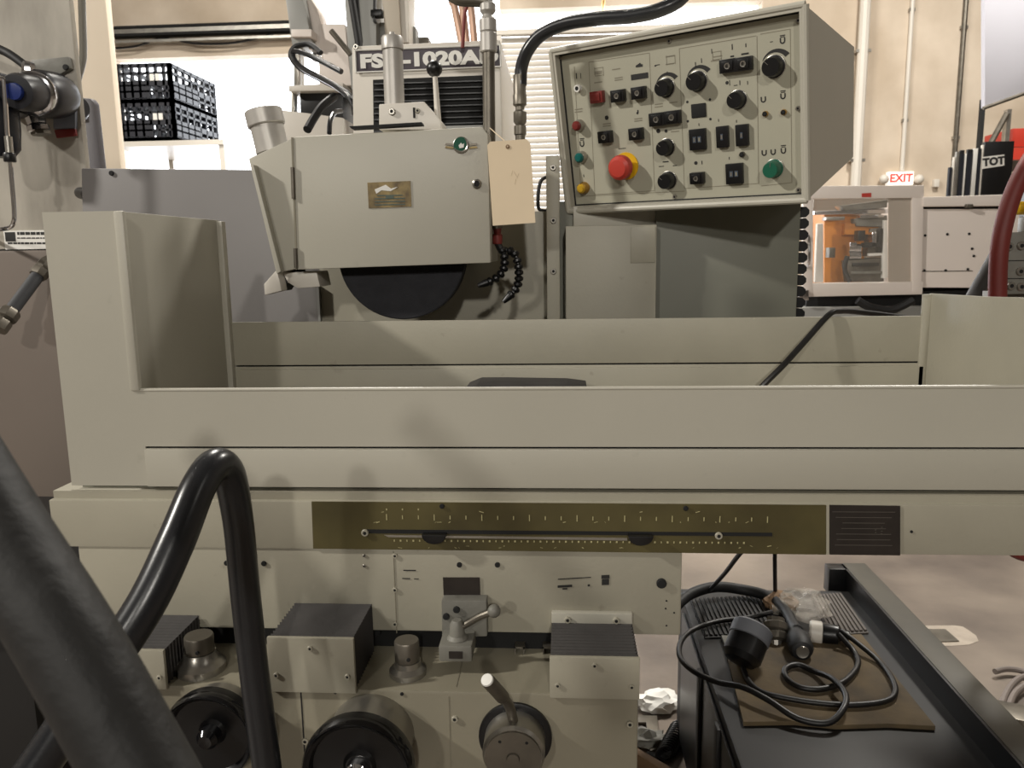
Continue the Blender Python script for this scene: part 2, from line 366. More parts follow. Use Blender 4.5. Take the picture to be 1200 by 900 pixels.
for k in range(34): tk.quad(PY(random.uniform(430, 930), random.choice((640, 642, 612, 600)), .98285), (random.uniform(.0006, .003), 0, random.uniform(-.001, .001)), (0, 0, random.uniform(.0002, .0006)))
tk.build('scale_graduations', GRADU, sp, kind='stuff')
dp = plate([(972.5, 592), (1055, 593), (1055, 651), (972.5, 650)], .9835, .002).build('data_plate', NAMEP, G)
ln = MB()
for k in range(7): ln.quad(PY(1012, 600+6.5*k, .9829), (random.uniform(.025, .039), 0, 0), (0, 0, .0005))
for k in range(6): ln.quad(PY(1030+random.uniform(-4, 4), 618+k*1.5, .9828), (.001, 0, 0), (0, 0, .0006))
ln.build('plate_lettering', mat('faint_lettering', (76, 70, 64), .5), dp)
plate([(968.5, 592), (971.5, 592), (971.5, 650), (968.5, 650)], .983, .002).build('plate_divider', PAINT2, sp)
screw(ap, PY(1068, 623, .985), .0018, BOLT, name='hole')
# --- splash guard
fx0, fx1 = -.6675, .69
g = MB().box(fx0, XL, YFR, YFR+.004, ZB, ZT).box(XL, XL+.012, YFR, YFR+.004, ZB, ZR).box(XL+.012, fx1, YFR, YFR+.004, zs+.0016, ZR).box(XL+.012, fx1, YFR, YFR+.004, ZB, zs-.0012).box(XR+.012, fx1, YFR, YFR+.004, ZR, 1.235)
SGF = g.build('splash_guard_front', PAINT, G)
MB().box(XL, XR, YFR+.006, YFR+.008, zs-.01, zs+.01).build('joint_backing', DARK, SGF)
MB().tube([(XL+.002, YFR+.002, ZR+.0005), (XR+.01, YFR+.002, ZR+.0005)], .0028, 8).build('rolled_edge', PAINT, SGF)
MB().box(XL+.012, fx1, YFR-.004, YFR-.0002, ZB, zs-.0016, .001).build('lower_rail', PAINT, SGF)
sl = MB().box(XL-.003, XL+.001, YFR+.002, YRR, ZB, ZT, .001).build('splash_guard_side', PAINT, G)
MB().box(XL-.001, XL+.012, YFR-.003, YFR+.006, ZR, ZT, .003).build('edge_flange', PAINT, sl)
MB().box(XL-.001, XL+.010, YRR-.012, YRR+.004, ZB, ZT-.002, .002).build('edge_flange', PAINT, sl)
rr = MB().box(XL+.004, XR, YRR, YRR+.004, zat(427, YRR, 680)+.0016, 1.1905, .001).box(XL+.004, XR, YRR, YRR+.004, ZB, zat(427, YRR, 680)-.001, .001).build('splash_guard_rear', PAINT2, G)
MB().box(XL+.01, XR-.002, YRR+.006, YRR+.01, ZB, 1.18).build('joint_backing', DARK, rr)
MB().box(XL+.02, XR-.004, YRR-.004, YRR+.002, ZB, zat(430, YRR, 680)-.001, .001).build('lower_rail', PAINT2, rr)
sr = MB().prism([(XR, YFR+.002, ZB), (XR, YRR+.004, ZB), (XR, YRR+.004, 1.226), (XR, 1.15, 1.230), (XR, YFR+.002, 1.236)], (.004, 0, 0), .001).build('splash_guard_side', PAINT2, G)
MB().box(XR-.012, XR+.001, YRR-.004, YRR+.003, ZB, 1.225, .001).build('edge_flange', PAINT2, sr)
MB().box(XL, XR, YFR+.006, YRR-.002, ZB, 1.004).build('table_tray', PAINT2, G)
c0, c1 = xat(545, 1.2), xat(680, 1.2)
ch = MB(); zc = zat(449, 1.2)
ch.prism([(c0, 1.14, 1.004), (c1+.01, 1.14, 1.004), (c1+.01, 1.14, zc-.006), (c1-.02, 1.14, zc-.002), (c0+.06, 1.14, zc), (c0+.02, 1.14, zc), (c0, 1.14, zc-.008)], (0, .12, 0), .001); ch.build('magnetic_chuck', mat('chuck_dark', (62, 60, 60), .7, var=.3, scale=20), G)
# --- bellows over the cross ways, with front plates
def bellows(x0p, x1p, yf, Yf, zb, bracket=False, label=None):
    xa_, xb_ = xat(x0p, Yf, yf), xat(x1p, Yf, yf); zt_ = zat(yf, Yf, (x0p+x1p)/2)
    m = MB(); n_ = 12; rings = []
    for i in range(n_*2+1):
        y = Yf+.004+(.986-Yf-.006)*i/(n_*2); d = .0 if i % 2 == 0 else .0045
        rings.append([m.bm.verts.new(q) for q in ((xa_+d, y, zb), (xa_+d, y, zt_-d-.001), (xb_-d, y, zt_-d-.001), (xb_-d, y, zb))])
    for A, B in zip(rings, rings[1:]):
        for k in range(3): m.face([A[k], A[k+1], B[k+1], B[k]])
    b_ = m.build('bellows', BELLOW, G)
    fp = MB().box(xa_-.001, xb_+.001, Yf, Yf+.006, zb, zt_, .0015).build('front_plate', PAINT2, b_)
    w_ = xb_-xa_; h_ = zt_-zb
    for fx, fz in ((.5, .82), (.08, .32), (.92, .32)): screw(fp, (xa_+w_*fx, Yf, zb+h_*fz), .0034, PSCREW)
    if bracket:
        k = MB().box(xa_+.0, xb_-.0, .978, .988, zt_-.012, zt_+.012, .002).build('clamp_strip', PAINT, b_)
        for fx in (.2, .8): screw(k, (xa_+w_*fx, .978, zt_+.003), .0045, PSCREW)
    return xa_, xb_, zt_
bellows(313, 413, 748, .885, ZD-.003)
bellows(645, 749, 771, .885, ZD-.003, True)
bellows(118, 190, 762, .885, ZD-.003)
# --- oil filler caps on the deck
def cap(px, py, Y, R, r, h1, h2):
    c = PY(px, py, Y); c.z = ZD
    m = MB().lathe([(R, 0), (R, h1*.35), (R*.86, h1*.5), (R*.74, h1*.62), (r*1.05, h1)], c, (0, 0, 1), 28)
    o = m.build('oil_filler_cap', STEEL, G)
    MB().lathe([(r*.95, h1), (r, h1+.001), (r, h1+h2-.002), (r*.94, h1+h2), (0, h1+h2)], c, (0, 0, 1), 24).build('cap_top', DSTEEL, o)
    screw(o, c+Vector((r*.3, -r*.96, h1+h2*.3)), .0025, BOLT)
cap(478, 790, .93, .0235, .0158, .019, .027)
cap(236, 783, .93, .031, .0185, .026, .022)
# --- reversing lever block
rv = plate([(517, 704), (570, 704), (571, 746), (518, 748)], .968, .02, .002).build('reversing_valve', CASTG, G)
pbox(514, 757, 553, 776, .925, .975, .003).build('valve_foot', CASTG, rv)
pbox(526, 764, 542, 772, .9235, .926).build('foot_label', NAMEP, rv)
a = PY(536, 752, .945); MB().lathe([(.0135, -.008), (.0135, .006), (.010, .010), (.009, .024), (.006, .03), (0, .03)], a, (0, 0, 1), 18).build('pivot_boss', CASTG, rv)
MB().tube(pl([(536, 737, .945), (548, 731, .945), (562, 723, .94), (577, 717, .935)]), .0042, 10).build('lever', DSTEEL, rv)
MB().sphere(PY(579, 716, .935), .0085, 14).build('lever_knob', CASTG, rv)
for p in ((535, 714), (523, 722)): screw(rv, PY(*p, .968), .0045, BOLT)
np_ = plate([(519, 677), (562, 677), (563, 702), (520, 702)], .9855, .002).build('warning_plate', NAMEP, G)
for p in ((523, 699), (560, 699)): screw(np_, PY(*p, .9853), .0013, SCREW)
# --- cross feed lever control
c = PY(604, 862, .89); q = MB().lathe([(.045, 0), (.045, .004), (.040, .006)], c, (0, -1, 0), 40).build('feed_dial', BLACK, G)
c2 = Vector((c.x, .885, c.z)); MB().lathe([(.037, 0), (.037, .032), (.034, .036)], c2, (0, -1, 0), 40).build('dial_drum', STEEL, q)
MB().lathe([(.0335, 0), (.0335, .004), (.008, .0045), (.007, .007), (0, .007)], (c.x, .849, c.z), (0, -1, 0), 36).build('drum_face', DSTEEL, q)
MB().tube([(c.x, .868, c.z+.03), PY(597, 828, .845), PY(589, 816, .82)], [.006, .006, .0055], 12).build('lever_rod', DSTEEL, q)
h0, h1 = PY(591, 819, .826), PY(571, 797, .792); MB().lathe([(.0055, 0), (.0078, .006), (.0078, (h1-h0).length-.003), (.007, (h1-h0).length)], h0, h1-h0, 18).build('lever_grip', DSTEEL, q)
d_ = (h1-h0).normalized(); MB().lathe([(.0072, 0), (.0065, .002), (0, .0025)], h1, d_, 18).build('grip_end', WHITEP, q)
for a_ in (2.2, .9): screw(q, (c.x+.026*math.cos(a_), .846, c.z+.026*math.sin(a_)), .002, BOLT)
# --- handwheels: dished black discs on steel collars
def handwheel(px, py, Y, R, hub):
    c = PY(px, py, Y)
    o = MB().lathe([(R*.80, .024), (R*.97, .022), (R, .012), (R*.98, .002), (R*.92, -.002), (R*.86, .001), (R*.82, .009), (R*.30, .014), (R*.24, .010), (0, .010)], c, (0, 1, 0), 48).build('handwheel', BLACK, G)
    MB().lathe([(R*.92, -.0015), (R*.955, -.0035), (R*.99, .001), (R*1.004, .008), (R*.995, .009), (R*.98, .002)], c, (0, 1, 0), 48, False).build('rim', GLOSSB, o)
    MB().lathe([(R*.78, .0), (R*.80, .89-Y-.024)], c+Vector((0, .024, 0)), (0, 1, 0), 36).build('dial_collar', STEEL, o)
    MB().lathe([(.014, .012), (.013, -.002), (.008, -.008), (0, -.009)], c, (0, 1, 0), 20).build('hub', hub, o)
handwheel(418, 906, .812, .0655, CHROME)
handwheel(243, 866, .842, .057, GLOSSB)
# --- column, covers behind the table
MB().box(-.45, .05, 1.66, 2.3, 0, 1.36, .01).box(.05, .30, 1.66, 2.3, .95, 1.36, .01).build('column', PAINTG, G)
MB().box(-.32, -.15, 1.61, 2.2, 1.3, 1.55, .01).build('spindle_head', PAINTG, G)
cl = MB().prism([PY(95, 197, 1.60), PY(430, 200, 1.60), Vector((xat(430, 1.6), 1.60, .9)), Vector((xat(95, 1.6), 1.60, .9))], (0, .05, 0), .003).build('column_cover', COVERD, G)
screw(cl, PY(131, 203, 1.60), .005, BOLT, name='hole')
cr = MB().box(xat(375, 1.58, 350), xat(641, 1.58, 350), 1.585, 1.66, .9, zat(248, 1.58, 610), .002).build('column_cover', PAINT2, G)
pbox(372, 335, 374.5, 380, 1.574, 1.59).build('cover_edge', PAINTG, cr)
st = MB().box(xat(640.5, 1.5, 280), xat(656, 1.5, 280), 1.50, 1.60, .9, zat(182, 1.5, 650), .002).build('cover_flange', PAINT2, G)
for p in ((648, 196.5), (648.5, 258.5), (648.5, 318)): screw(st, PY(*p, 1.50), .0055, SCREW)
MB().box(xat(656, 1.5, 280), xat(672, 1.5, 280), 1.53, 1.62, .9, zat(236, 1.53, 660)).build('cover_recess', CABP, G)
eb = MB().box(xat(663, 1.47, 320), xat(769, 1.47, 320), 1.47, 1.66, .9, zat(264, 1.47, 720), .002).build('electrical_box', PAINT2, G)
pbox(739, 266, 768, 308, 1.468, 1.472, .0008).build('box_hatch', PAINT2, eb)
MB().box(xat(672, 1.5, 255), xat(800, 1.5, 255), 1.515, 1.62, zat(268, 1.5, 720), zat(240, 1.5, 720), .002).build('upper_cover', PAINT, G)
MB().box(xat(768, 1.5, 320), xat(937, 1.5, 300), 1.505, 1.9, .9, zat(225, 1.5, 850), .002).build('electrical_cabinet', CABP, G)
ch_ = MB(); x_ = xat(936, 1.54, 300)
for k in range(18):
    z = 1.0+k*.021; ch_.prism([(x_, 1.54, z), (x_+.010, 1.54, z), (x_+.016, 1.54, z+.006), (x_+.016, 1.54, z+.013), (x_+.010, 1.54, z+.019), (x_, 1.54, z+.019)], (0, .06, 0))
ch_.build('cable_chain', BLACK, G)
# --- wheel guard
wg = plate([(291, 186), (338, 164), (345, 160), (565, 149), (574, 159), (576, 307), (347, 315), (324, 320)], 1.368, .13, .002).build('wheel_guard', PAINT, G)
plate([(341.5, 161), (347, 160.5), (563, 148.5), (572, 157), (575, 308), (347.5, 316)], 1.36, .01, .002).build('guard_door', PAINT, wg)
plate([(341, 161), (343.2, 161), (348.6, 316), (346.5, 316)], 1.3585, .012).build('door_gap', PRINTL, wg)
for y0, y1 in ((196, 233), (291, 314)): MB().cyl(PY(341.5+(y0-160)*.035, y0, 1.358), PY(341.5+(y1-160)*.035, y1, 1.358), .0034, 12).build('hinge', DSTEEL, wg)
plate([(293, 192), (297, 193), (329, 318), (324, 321)], 1.350, .02, .001).build('spark_guard', PAINT, wg)
plate([(309, 333), (324, 316), (328, 330), (330, 341), (310, 346)], 1.35, .03, .002).build('spark_guard_end', OFFW, wg)
plate([(331, 319), (371, 318), (375, 336), (349, 338), (337, 331)], 1.385, .07, .002).build('spark_chute', OFFW, wg)
plate([(325, 319), (347, 316), (350, 330), (337, 331), (331, 341)], 1.40, .05).build('chute_gap', DARK, wg)
p0, p1 = PY(320, 178, 1.43), PY(309, 133, 1.43)
cn = MB().lathe([(.029, 0), (.029, (p1-p0).length)], p0, p1-p0, 28).build('mist_collector', ALU, wg)  # pale metal colour holds the daylight falling on the collector
MB().lathe([(.0315, -.022), (.033, -.02), (.033, .004), (.031, .006), (0, .008)], p1, p1-p0, 28).build('collector_lid', ALU, cn)
em = MB().cyl(PY(540.5, 170, 1.36), PY(540.5, 170, 1.357), .0128, 28).build('maker_emblem', GREEN, wg)
MB().lathe([(.0095, .0025), (.0115, .0038), (.0135, .0028), (.0135, 0)], PY(540.5, 170, 1.36), (0, -1, 0), 28, False).build('emblem_ring', STEEL, em)
for sx in (-1, 1):
    for dy in (0, 3.6): plate([(540.5+sx*9, 168.5+dy), (540.5+sx*18, 167.5+dy), (540.5+sx*19, 169.7+dy), (540.5+sx*9, 171+dy)], 1.358, .002).build('emblem_wing', BRASS if dy else DSTEEL, em)
e_ = PY(540.5, 170, 1.3565); MB().prism([e_+Vector(q) for q in ((-.005, 0, .001), (-.001, 0, .005), (.002, 0, .001), (.005, 0, .003), (.004, 0, -.004), (-.003, 0, -.005))], (0, .0008, 0)).build('emblem_mark', WHITEP, em)
npl = plate([(430.5, 214), (481, 212), (482, 242), (432, 244)], 1.3585, .002).build('maker_nameplate', BRASS, wg)
plate([(439, 222), (446, 219), (452, 216.5), (458, 221), (466, 219), (458, 224), (447, 223), (441, 227)], 1.3575, .0012).build('plate_star', WHITEP, npl)
tx = MB()
for k in range(4): tx.quad(PY(457, 229+3.6*k, 1.3578), (.026-.004*(k == 0), 0, 0), (0, 0, .0009))
tx.quad(PY(456.5, 231, 1.3574), (.007, 0, 0), (0, 0, .0022)); tx.build('plate_lettering', mat('plate_letters', (70, 84, 74), .5), npl)
lk = MB().lathe([(.0078, 0), (.0078, .004), (.005, .006), (.005, .002)], PY(559, 215.5, 1.36), (0, -1, 0), 24).build('door_lock', STEEL, wg)
MB().cyl(PY(559, 215.5, 1.357), PY(559, 215.5, 1.355), .005, 16).build('lock_core', DARK, lk)
plate([(409, 148), (494, 143), (495, 146), (412, 151)], 1.363, .02).build('latch_strip', DARK, wg)
gw = MB().lathe([(.0, 0), (.112, 0), (.114, .002), (.114, .038), (.112, .04), (0, .04)], PY(470, 299, 1.41), (0, 1, 0), 64).build('grinding_wheel', WHEELM, G)
MB().cyl(PY(470, 299, 1.405), PY(470, 299, 1.41), .012, 30).build('wheel_flange', DSTEEL, gw)
MB().cyl(PY(470, 299, 1.45), PY(470, 299, 1.62), .035, 24).build('spindle', DSTEEL, G)
plate([(352, 200), (556, 190), (560, 300), (360, 300)], 1.49, .13).build('guard_mount', PAINTG, G)
# --- wheel dresser
db = plate([(444, 122), (497, 119), (516, 141), (518, 152), (444, 152)], 1.41, .07, .002).build('wheel_dresser', OFFW, G)
MB().lathe([(.0175, 0), (.0175, .090), (.016, .0905), (.016, .093), (.019, .0935), (.019, .112), (.017, .115), (.006, .116), (.005, .122), (0, .122)], PY(462.5, 124, 1.44), (0, 0, 1), 28).build('dresser_barrel', ALU, db)
screw(db, PY(459.5, 131, 1.41), .006, SCREW); pbox(484, 126, 486.5, 138, 1.4085, 1.411).build('slot', DARK, db)
screw(db, PY(489.5, 130, 1.41), .0042, PSCREW)
lv = MB().tube([PY(514, 150, 1.43), PY(509.5, 86, 1.43)], [.0058, .0042], 12).build('dresser_lever', OFFW, db)
MB().sphere(PY(509, 80.5, 1.43), .014, 18).build('lever_ball', BLACK, lv)
# --- head cover with the model sign and louvred grille
hc = plate([(412, 54), (586, 46), (589, 175), (414, 175)], 1.62, .52, .004).build('head_cover', OFFW, G)
sg = plate([(417, 60), (585, 53.5), (586, 77), (418, 84)], 1.617, .004, .0008).build('model_sign', SIGNB, hc)
fr = MB()
for a_, b_ in (((416, 59), (586, 52.5)), ((586, 52.5), (587, 78)), ((587, 78), (417, 85)), ((417, 85), (416, 59))): fr.tube([PY(*a_, 1.616), PY(*b_, 1.616)], .0016, 6)
fr.build('sign_border', WHITEP, sg)
pA, pB = PY(421.5, 72, 1.6155), PY(585, 65.6, 1.6155); ex = (pB-pA).normalized(); ez = Vector((-ex.z, 0, ex.x))
t_ = MB().text('FSG-1020AD', .042, (0, 0, 0), (1, 0, 0), (0, 0, 1), .0022, .001)
xs = [v.co.x for v in t_.bm.verts]; zs_ = [v.co.z for v in t_.bm.verts]; kx = (pB-pA).length*.99/(max(xs)-min(xs)); kz = .0275/(max(zs_)-min(zs_)); cx, cz = (max(xs)+min(xs))/2, (max(zs_)+min(zs_))/2; mid = (pA+pB)/2
for v in t_.bm.verts: v.co = mid+ex*((v.co.x-cx)*kx)+ez*((v.co.z-cz)*kz)+Vector((0, v.co.y, 0))
t_.build('sign_letters', WHITEP, sg)
gr = plate([(437, 93.5), (569, 88), (570, 172), (438, 172)], 1.618, .004).build('louvre_grille', DARK, hc)
sm_ = None
for k in range(10):
    y = 96+k*7
    plate([(438, y+1.6), (568, y-2.2), (568, y-.8), (438, y+3)], 1.612, .006).build('slat', BLACK, gr)
screw(hc, PY(417, 55, 1.62), .005, SCREW); screw(hc, PY(582, 60, 1.615), .0035, BOLT)
# --- coolant pipe and segmented nozzles
cp = MB().cyl(PY(573.5, 168, 1.40), PY(572.5, 60, 1.40), .0105, 20).cyl(PY(573.5, 168, 1.40), PY(583, 268, 1.40), .0095, 16).build('coolant_pipe', DSTEEL, G)
c = PY(572.5, 62, 1.40); MB().lathe([(.012, 0), (.0145, .002), (.0145, .03), (.013, .032), (.0145, .034), (.0145, .052), (.011, .055), (.009, .060), (.0135, .066), (.0135, .076), (.009, .080), (.009, .12)], c, (0, 0, 1), 20).build('pipe_coupling', ALU, cp)
MB().tube(pl([(572, 4, 1.40), (560, 1, 1.40), (540, 0, 1.40), (528, -6, 1.40)]), .010, 12).build('elbow', DSTEEL, cp)
c = PY(583, 286, 1.40); MB().lathe([(.008, 0), (.009, .004), (.009, .016), (.0065, .018), (.008, .03), (.0065, .036)], c, (0, 0, 1), 14).build('red_fitting', REDHOSE, cp)
MB().tube(pl([(583, 284, 1.40), (587, 292, 1.40), (594, 294, 1.40)]), .0065, 10).build('manifold', BLACK, cp)
def locline(pts, name):
    P = pl(pts); Q = []
    for i in range(len(P)-1):
        p0 = P[max(i-1, 0)]; p1_ = P[i]; p2 = P[i+1]; p3 = P[min(i+2, len(P)-1)]
        for k in range(12):
            t = k/12; Q.append(.5*((2*p1_)+(p2-p0)*t+(2*p0-5*p1_+4*p2-p3)*t*t+(3*p1_-p0-3*p2+p3)*t**3))
    o = MB().tube(Q, .0035, 8, smooth=0).build('coolant_nozzle', BLACK, cp)
    last = Q[0]; acc = 0
    for i in range(1, len(Q)-4):
        if (Q[i]-last).length > .0095:
            d = (Q[i+1]-Q[i-1]).normalized(); MB().lathe([(.0045, -.0048), (.0078, -.002), (.0078, .002), (.005, .0048)], Q[i], d, 12).build('nozzle_link', BLACK, o); last = Q[i]
    d = (Q[-1]-Q[-4]).normalized(); MB().lathe([(.007, -.012), (.006, -.004), (.0035, .006), (.0028, .006)], Q[-1], d, 12).build('nozzle_tip', BLACK, o)
locline([(586, 288, 1.40), (591, 300, 1.395), (590, 316, 1.39), (580, 327, 1.385), (563, 334, 1.38)], 'a')
locline([(592, 293, 1.40), (603, 297, 1.395), (608, 316, 1.39), (606, 336, 1.39), (592, 352, 1.385)], 'b')
# --- conduit feeding the column, other lines on the head
hs = MB().tube(pl([(610, 100, 1.62), (611, 80, 1.62), (618, 60, 1.61), (634, 41, 1.60), (662, 28, 1.58), (700, 22, 1.55), (742, 19, 1.52), (775, 11, 1.5), (800, -4, 1.5), (822, -40, 1.5), (830, -110, 1.55), (832, -260, 1.7), (832, -480, 1.9)]), .0125, 16).build('power_conduit', HOSE, G)
c = PY(611, 262, 1.62); MB().lathe([(.010, 0), (.010, .17), (.012, .172), (.012, .188), (.009, .19), (.013, .196), (.013, .214), (.009, .218), (.009, .224), (.0135, .228), (.0135, .246), (.0125, .248), (.0125, .283)], c, (0, 0, 1), 18).build('conduit_fitting', DSTEEL, hs)
MB().tube(pl([(641, 207, 1.6), (634, 212, 1.6), (631, 225, 1.6), (631, 243, 1.6), (637, 247, 1.6), (650, 246, 1.6)]), .0035, 8).build('thin_cable', CORD, G)
for x0, x1 in ((531, 541), (540, 546), (550, 555)): MB().tube(pl([(x0-8, -150, 2.1), (x0-3, -14, 1.97), (x0+2, 10, 1.95), (x1+2, 62, 1.95)]), .0085, 10).build('copper_tube', COPPER, G)
MB().tube(pl([(551, 0, 1.6), (545, 14, 1.6), (543, 40, 1.6), (542, 56, 1.6)]), .0035, 8).build('red_wire', REDHOSE, G)
for pts, r in (([(400, 84, 1.75), (365, 66, 1.8), (345, 60, 1.85), (345, 70, 1.85), (358, 82, 1.8), (392, 100, 1.7), (412, 118, 1.64), (416, 135, 1.64)], .006), ([(376, 62, 1.85), (362, 52, 1.87), (346, 55, 1.87), (341, 66, 1.87), (352, 80, 1.83), (380, 95, 1.75), (405, 108, 1.68), (416, 122, 1.66)], .0062), ([(360, 152, 1.6), (368, 138, 1.63), (378, 124, 1.66), (392, 113, 1.7)], .0085), ([(386, 156, 1.6), (387, 142, 1.62), (392, 132, 1.66), (400, 130, 1.7)], .005)):
    MB().tube(pl(pts), r, 10).build('lubrication_line', RUBBER if r > .006 else HOSE, G)
MB().lathe([(.012, 0), (.014, .004), (.014, .012), (.009, .016), (.009, .022)], PY(367, 64, 1.86), (1, 0, -.3), 14).build('line_fitting', CHROME, G)
dc = [PY(1060, 372, 1.40), PY(1010, 366, 1.36), Vector((xat(985, 1.32, 365), 1.322, 1.1985)), Vector((xat(972, 1.30, 370), 1.303, 1.194)), PY(945, 398, 1.285), PY(918, 428, 1.26), PY(893, 453, 1.22), PY(880, 470, 1.17)]
tag(MB().tube(dc, .0048, 10).build('draped_cable', CORD), 'black cable draped over the rear splash guard rail', 'cable')
ot = thing('oil_tank', 'dark grey oil tank on the floor left of the grinder base', 'tank', (-.9, 1.2, 0))
MB().box(-1.3, -.72, .95, 1.5, 0, .80, .01).build('tank_body', TANKM, ot); MB().box(-1.31, -.71, .94, 1.51, .80, .82, .004).build('tank_lid', TANKM, ot)
# ================================================================== CONTROL BOX
K = 1.32
q4 = [(645, 60), (943, 5), (945, 235), (665, 248)]; lam = (1.06*K, .87*K, .94*K, 1.13*K)
# the four corners of the tilted rectangular face
import itertools
A4 = [ray(*a) for a in q4]
def solve_rect():
    # d0*l0 - d1*l1 + d2*l2 = d3*l3 with l3 fixed: exact parallelogram
    m = Matrix((A4[0], -A4[1], A4[2])).transposed(); l = m.inverted() @ A4[3]
    s = (l[0]+l[1]+l[2]+1)/4; return [A4[i]*(l[i] if i < 3 else 1)/s*K+CC for i in range(4)]
TL, TR, BR, BL = solve_rect()
eX = (TR-TL).normalized(); eN = eX.cross(BL-TL).normalized(); eD = eN.cross(eX)      # right, into the box, down
if eN.y < 0: eN = -eN; eD = -eD
def onp(x, y, d=0):
    """pixel on the panel plane, d metres in front of it"""
    r_ = ray(x, y); o = TL-eN*d; return CC+r_*((o-CC).dot(eN)/r_.dot(eN))
KX = thing('control_box', 'tilted beige control box with knobs, switches and red emergency stop', 'control panel', (BL+BR)/2)
def onside(x, y):
    r_ = ray(x, y); return CC+r_*((TR-CC).dot(eX)/r_.dot(eX))
b1, b2 = onside(1003, 55), onside(998, 185)
dep = ((b1-TR).dot(eN)+(b2-TR).dot(eN))/2
dt, dbm = (b1-TR).dot(eD), (b2-TR).dot(eD); wW = (TR-TL).length; hH = (BL-TL).length
def loc(u, v, d): return TL+eX*u+eD*v+eN*d
RC = .018   # recess of the face
shell = MB()
F4 = [loc(0, 0, 0), loc(wW, 0, 0), loc(wW, hH, 0), loc(0, hH, 0)]; B4 = [loc(0, dt, dep), loc(wW, dt, dep), loc(wW, dbm, dep), loc(0, dbm, dep)]
tk_ = .008; I4 = [loc(tk_, tk_, 0), loc(wW-tk_, tk_, 0), loc(wW-tk_, hH-tk_, 0), loc(tk_, hH-tk_, 0)]; J4 = [p+eN*RC for p in I4]
V = lambda P: [shell.bm.verts.new(p) for p in P]
f4, b4, i4, j4 = V(F4), V(B4), V(I4), V(J4)
for k in range(4):
    k2 = (k+1) % 4
    shell.face([f4[k], f4[k2], b4[k2], b4[k]]); shell.face([f4[k2], f4[k], i4[k], i4[k2]]); shell.face([i4[k2], i4[k], j4[k], j4[k2]])
shell.face(b4[::-1]); bmesh.ops.recalc_face_normals(shell.bm, faces=shell.bm.faces)
shell.build('box_shell', PAINT, KX)
rm = MB()
for a_, b_ in zip(F4, F4[1:]+F4[:1]): rm.tube([a_+(eN*.003), b_+(eN*.003)], .0055, 10)
rm.build('frame_bead', PAINT, KX)
face = MB().prism(J4, eN*.003).build('panel_face', PANEL, KX)
gk = MB()
for k in range(4):
    a_, b_ = J4[k], J4[(k+1) % 4]; gk.tube([a_-eN*.001, b_-eN*.001], .0022, 6)
gk.build('panel_gasket_shade', DARK, KX)  # black edge bead also draws the frame's shadow round the recess
PD = -RC    # the face lies RC behind the frame plane
def fp(x, y, h=0): return onp(x, y, PD+h)
S1 = K*.98/FPX   # metres per pixel near the panel
def scl(x): return (fp(x, 130)-CC).dot(CF)/FPX
OUT = -eN
def pbut(x, y, w_, h_, ht, m, name, inset=True, glyph=True):
    s = scl(x); c = fp(x, y)
    o = MB().obox(c+OUT*ht/2, eX*(w_*s/2*1.1), OUT*(ht/2), eD*(h_*s/2), .0012).build(name, m, KX)
    if inset: MB().obox(c+OUT*(ht+.0008), eX*(w_*s*.36), OUT*.0012, eD*(h_*s*.34), .0008).build('push_cap', m, o)
    if glyph:
        g_ = MB(); g_.lathe([(w_*s*.13, 0), (w_*s*.19, .0003), (w_*s*.19, 0)], c+OUT*(ht+.002), OUT, 14); g_.quad(c+OUT*(ht+.0025)+eX*(w_*s*.1), eX*.0006, eD*(h_*s*.22)); g_.build('glyph', PRINTL if False else STEEL, o)
    return o
pbut(702, 113.5, 15, 13, .012, DRED, 'push_button', True, False)
for x, y in ((726.5, 112), (750.5, 108.5), (711.5, 160), (747.5, 156.5), (819, 208)): pbut(x, y, 15.5, 13.5, .012, BLACK, 'push_button')
for xs_ in (((855, 77), (873.5, 74.5)), ((772, 139.5), (790, 137))):
    for x, y in xs_: pbut(x, y, 17.8, 15, .010, BLACK, 'selector_switch')
pbut(819, 129.5, 16.5, 15.5, .002, DARK, 'display_window', False, False)
def thumb(x, y, w_, h_, n_):
    s = scl(x); c = fp(x, y); o = MB().obox(c+OUT*.004, eX*(w_*s/2*1.12), OUT*.004, eD*(h_*s/2), .001).build('thumbwheel_switch', BLACK, KX)
    for k in range(n_):
        cx_ = c+eX*(s*w_*(.34*(k-(n_-1)/2))); MB().obox(cx_+OUT*.0085, eX*(s*w_*.11), OUT*.0006, eD*(h_*s*.14)).build('digit_window', mat('digit', (74, 84, 96), .3) if 'digit' not in bpy.data.materials else bpy.data.materials['digit'], o)
        MB().obox(cx_+OUT*.0088, eX*(s*1.0), OUT*.0007, eD*(h_*s*.09)).build('digit', PRINTL if k % 2 else STEEL, o)
thumb(819, 163, 18, 24, 2); thumb(848, 160, 13, 24.5, 1); thumb(871, 158, 13.5, 24.5, 1); thumb(862, 203, 18.5, 24, 2)
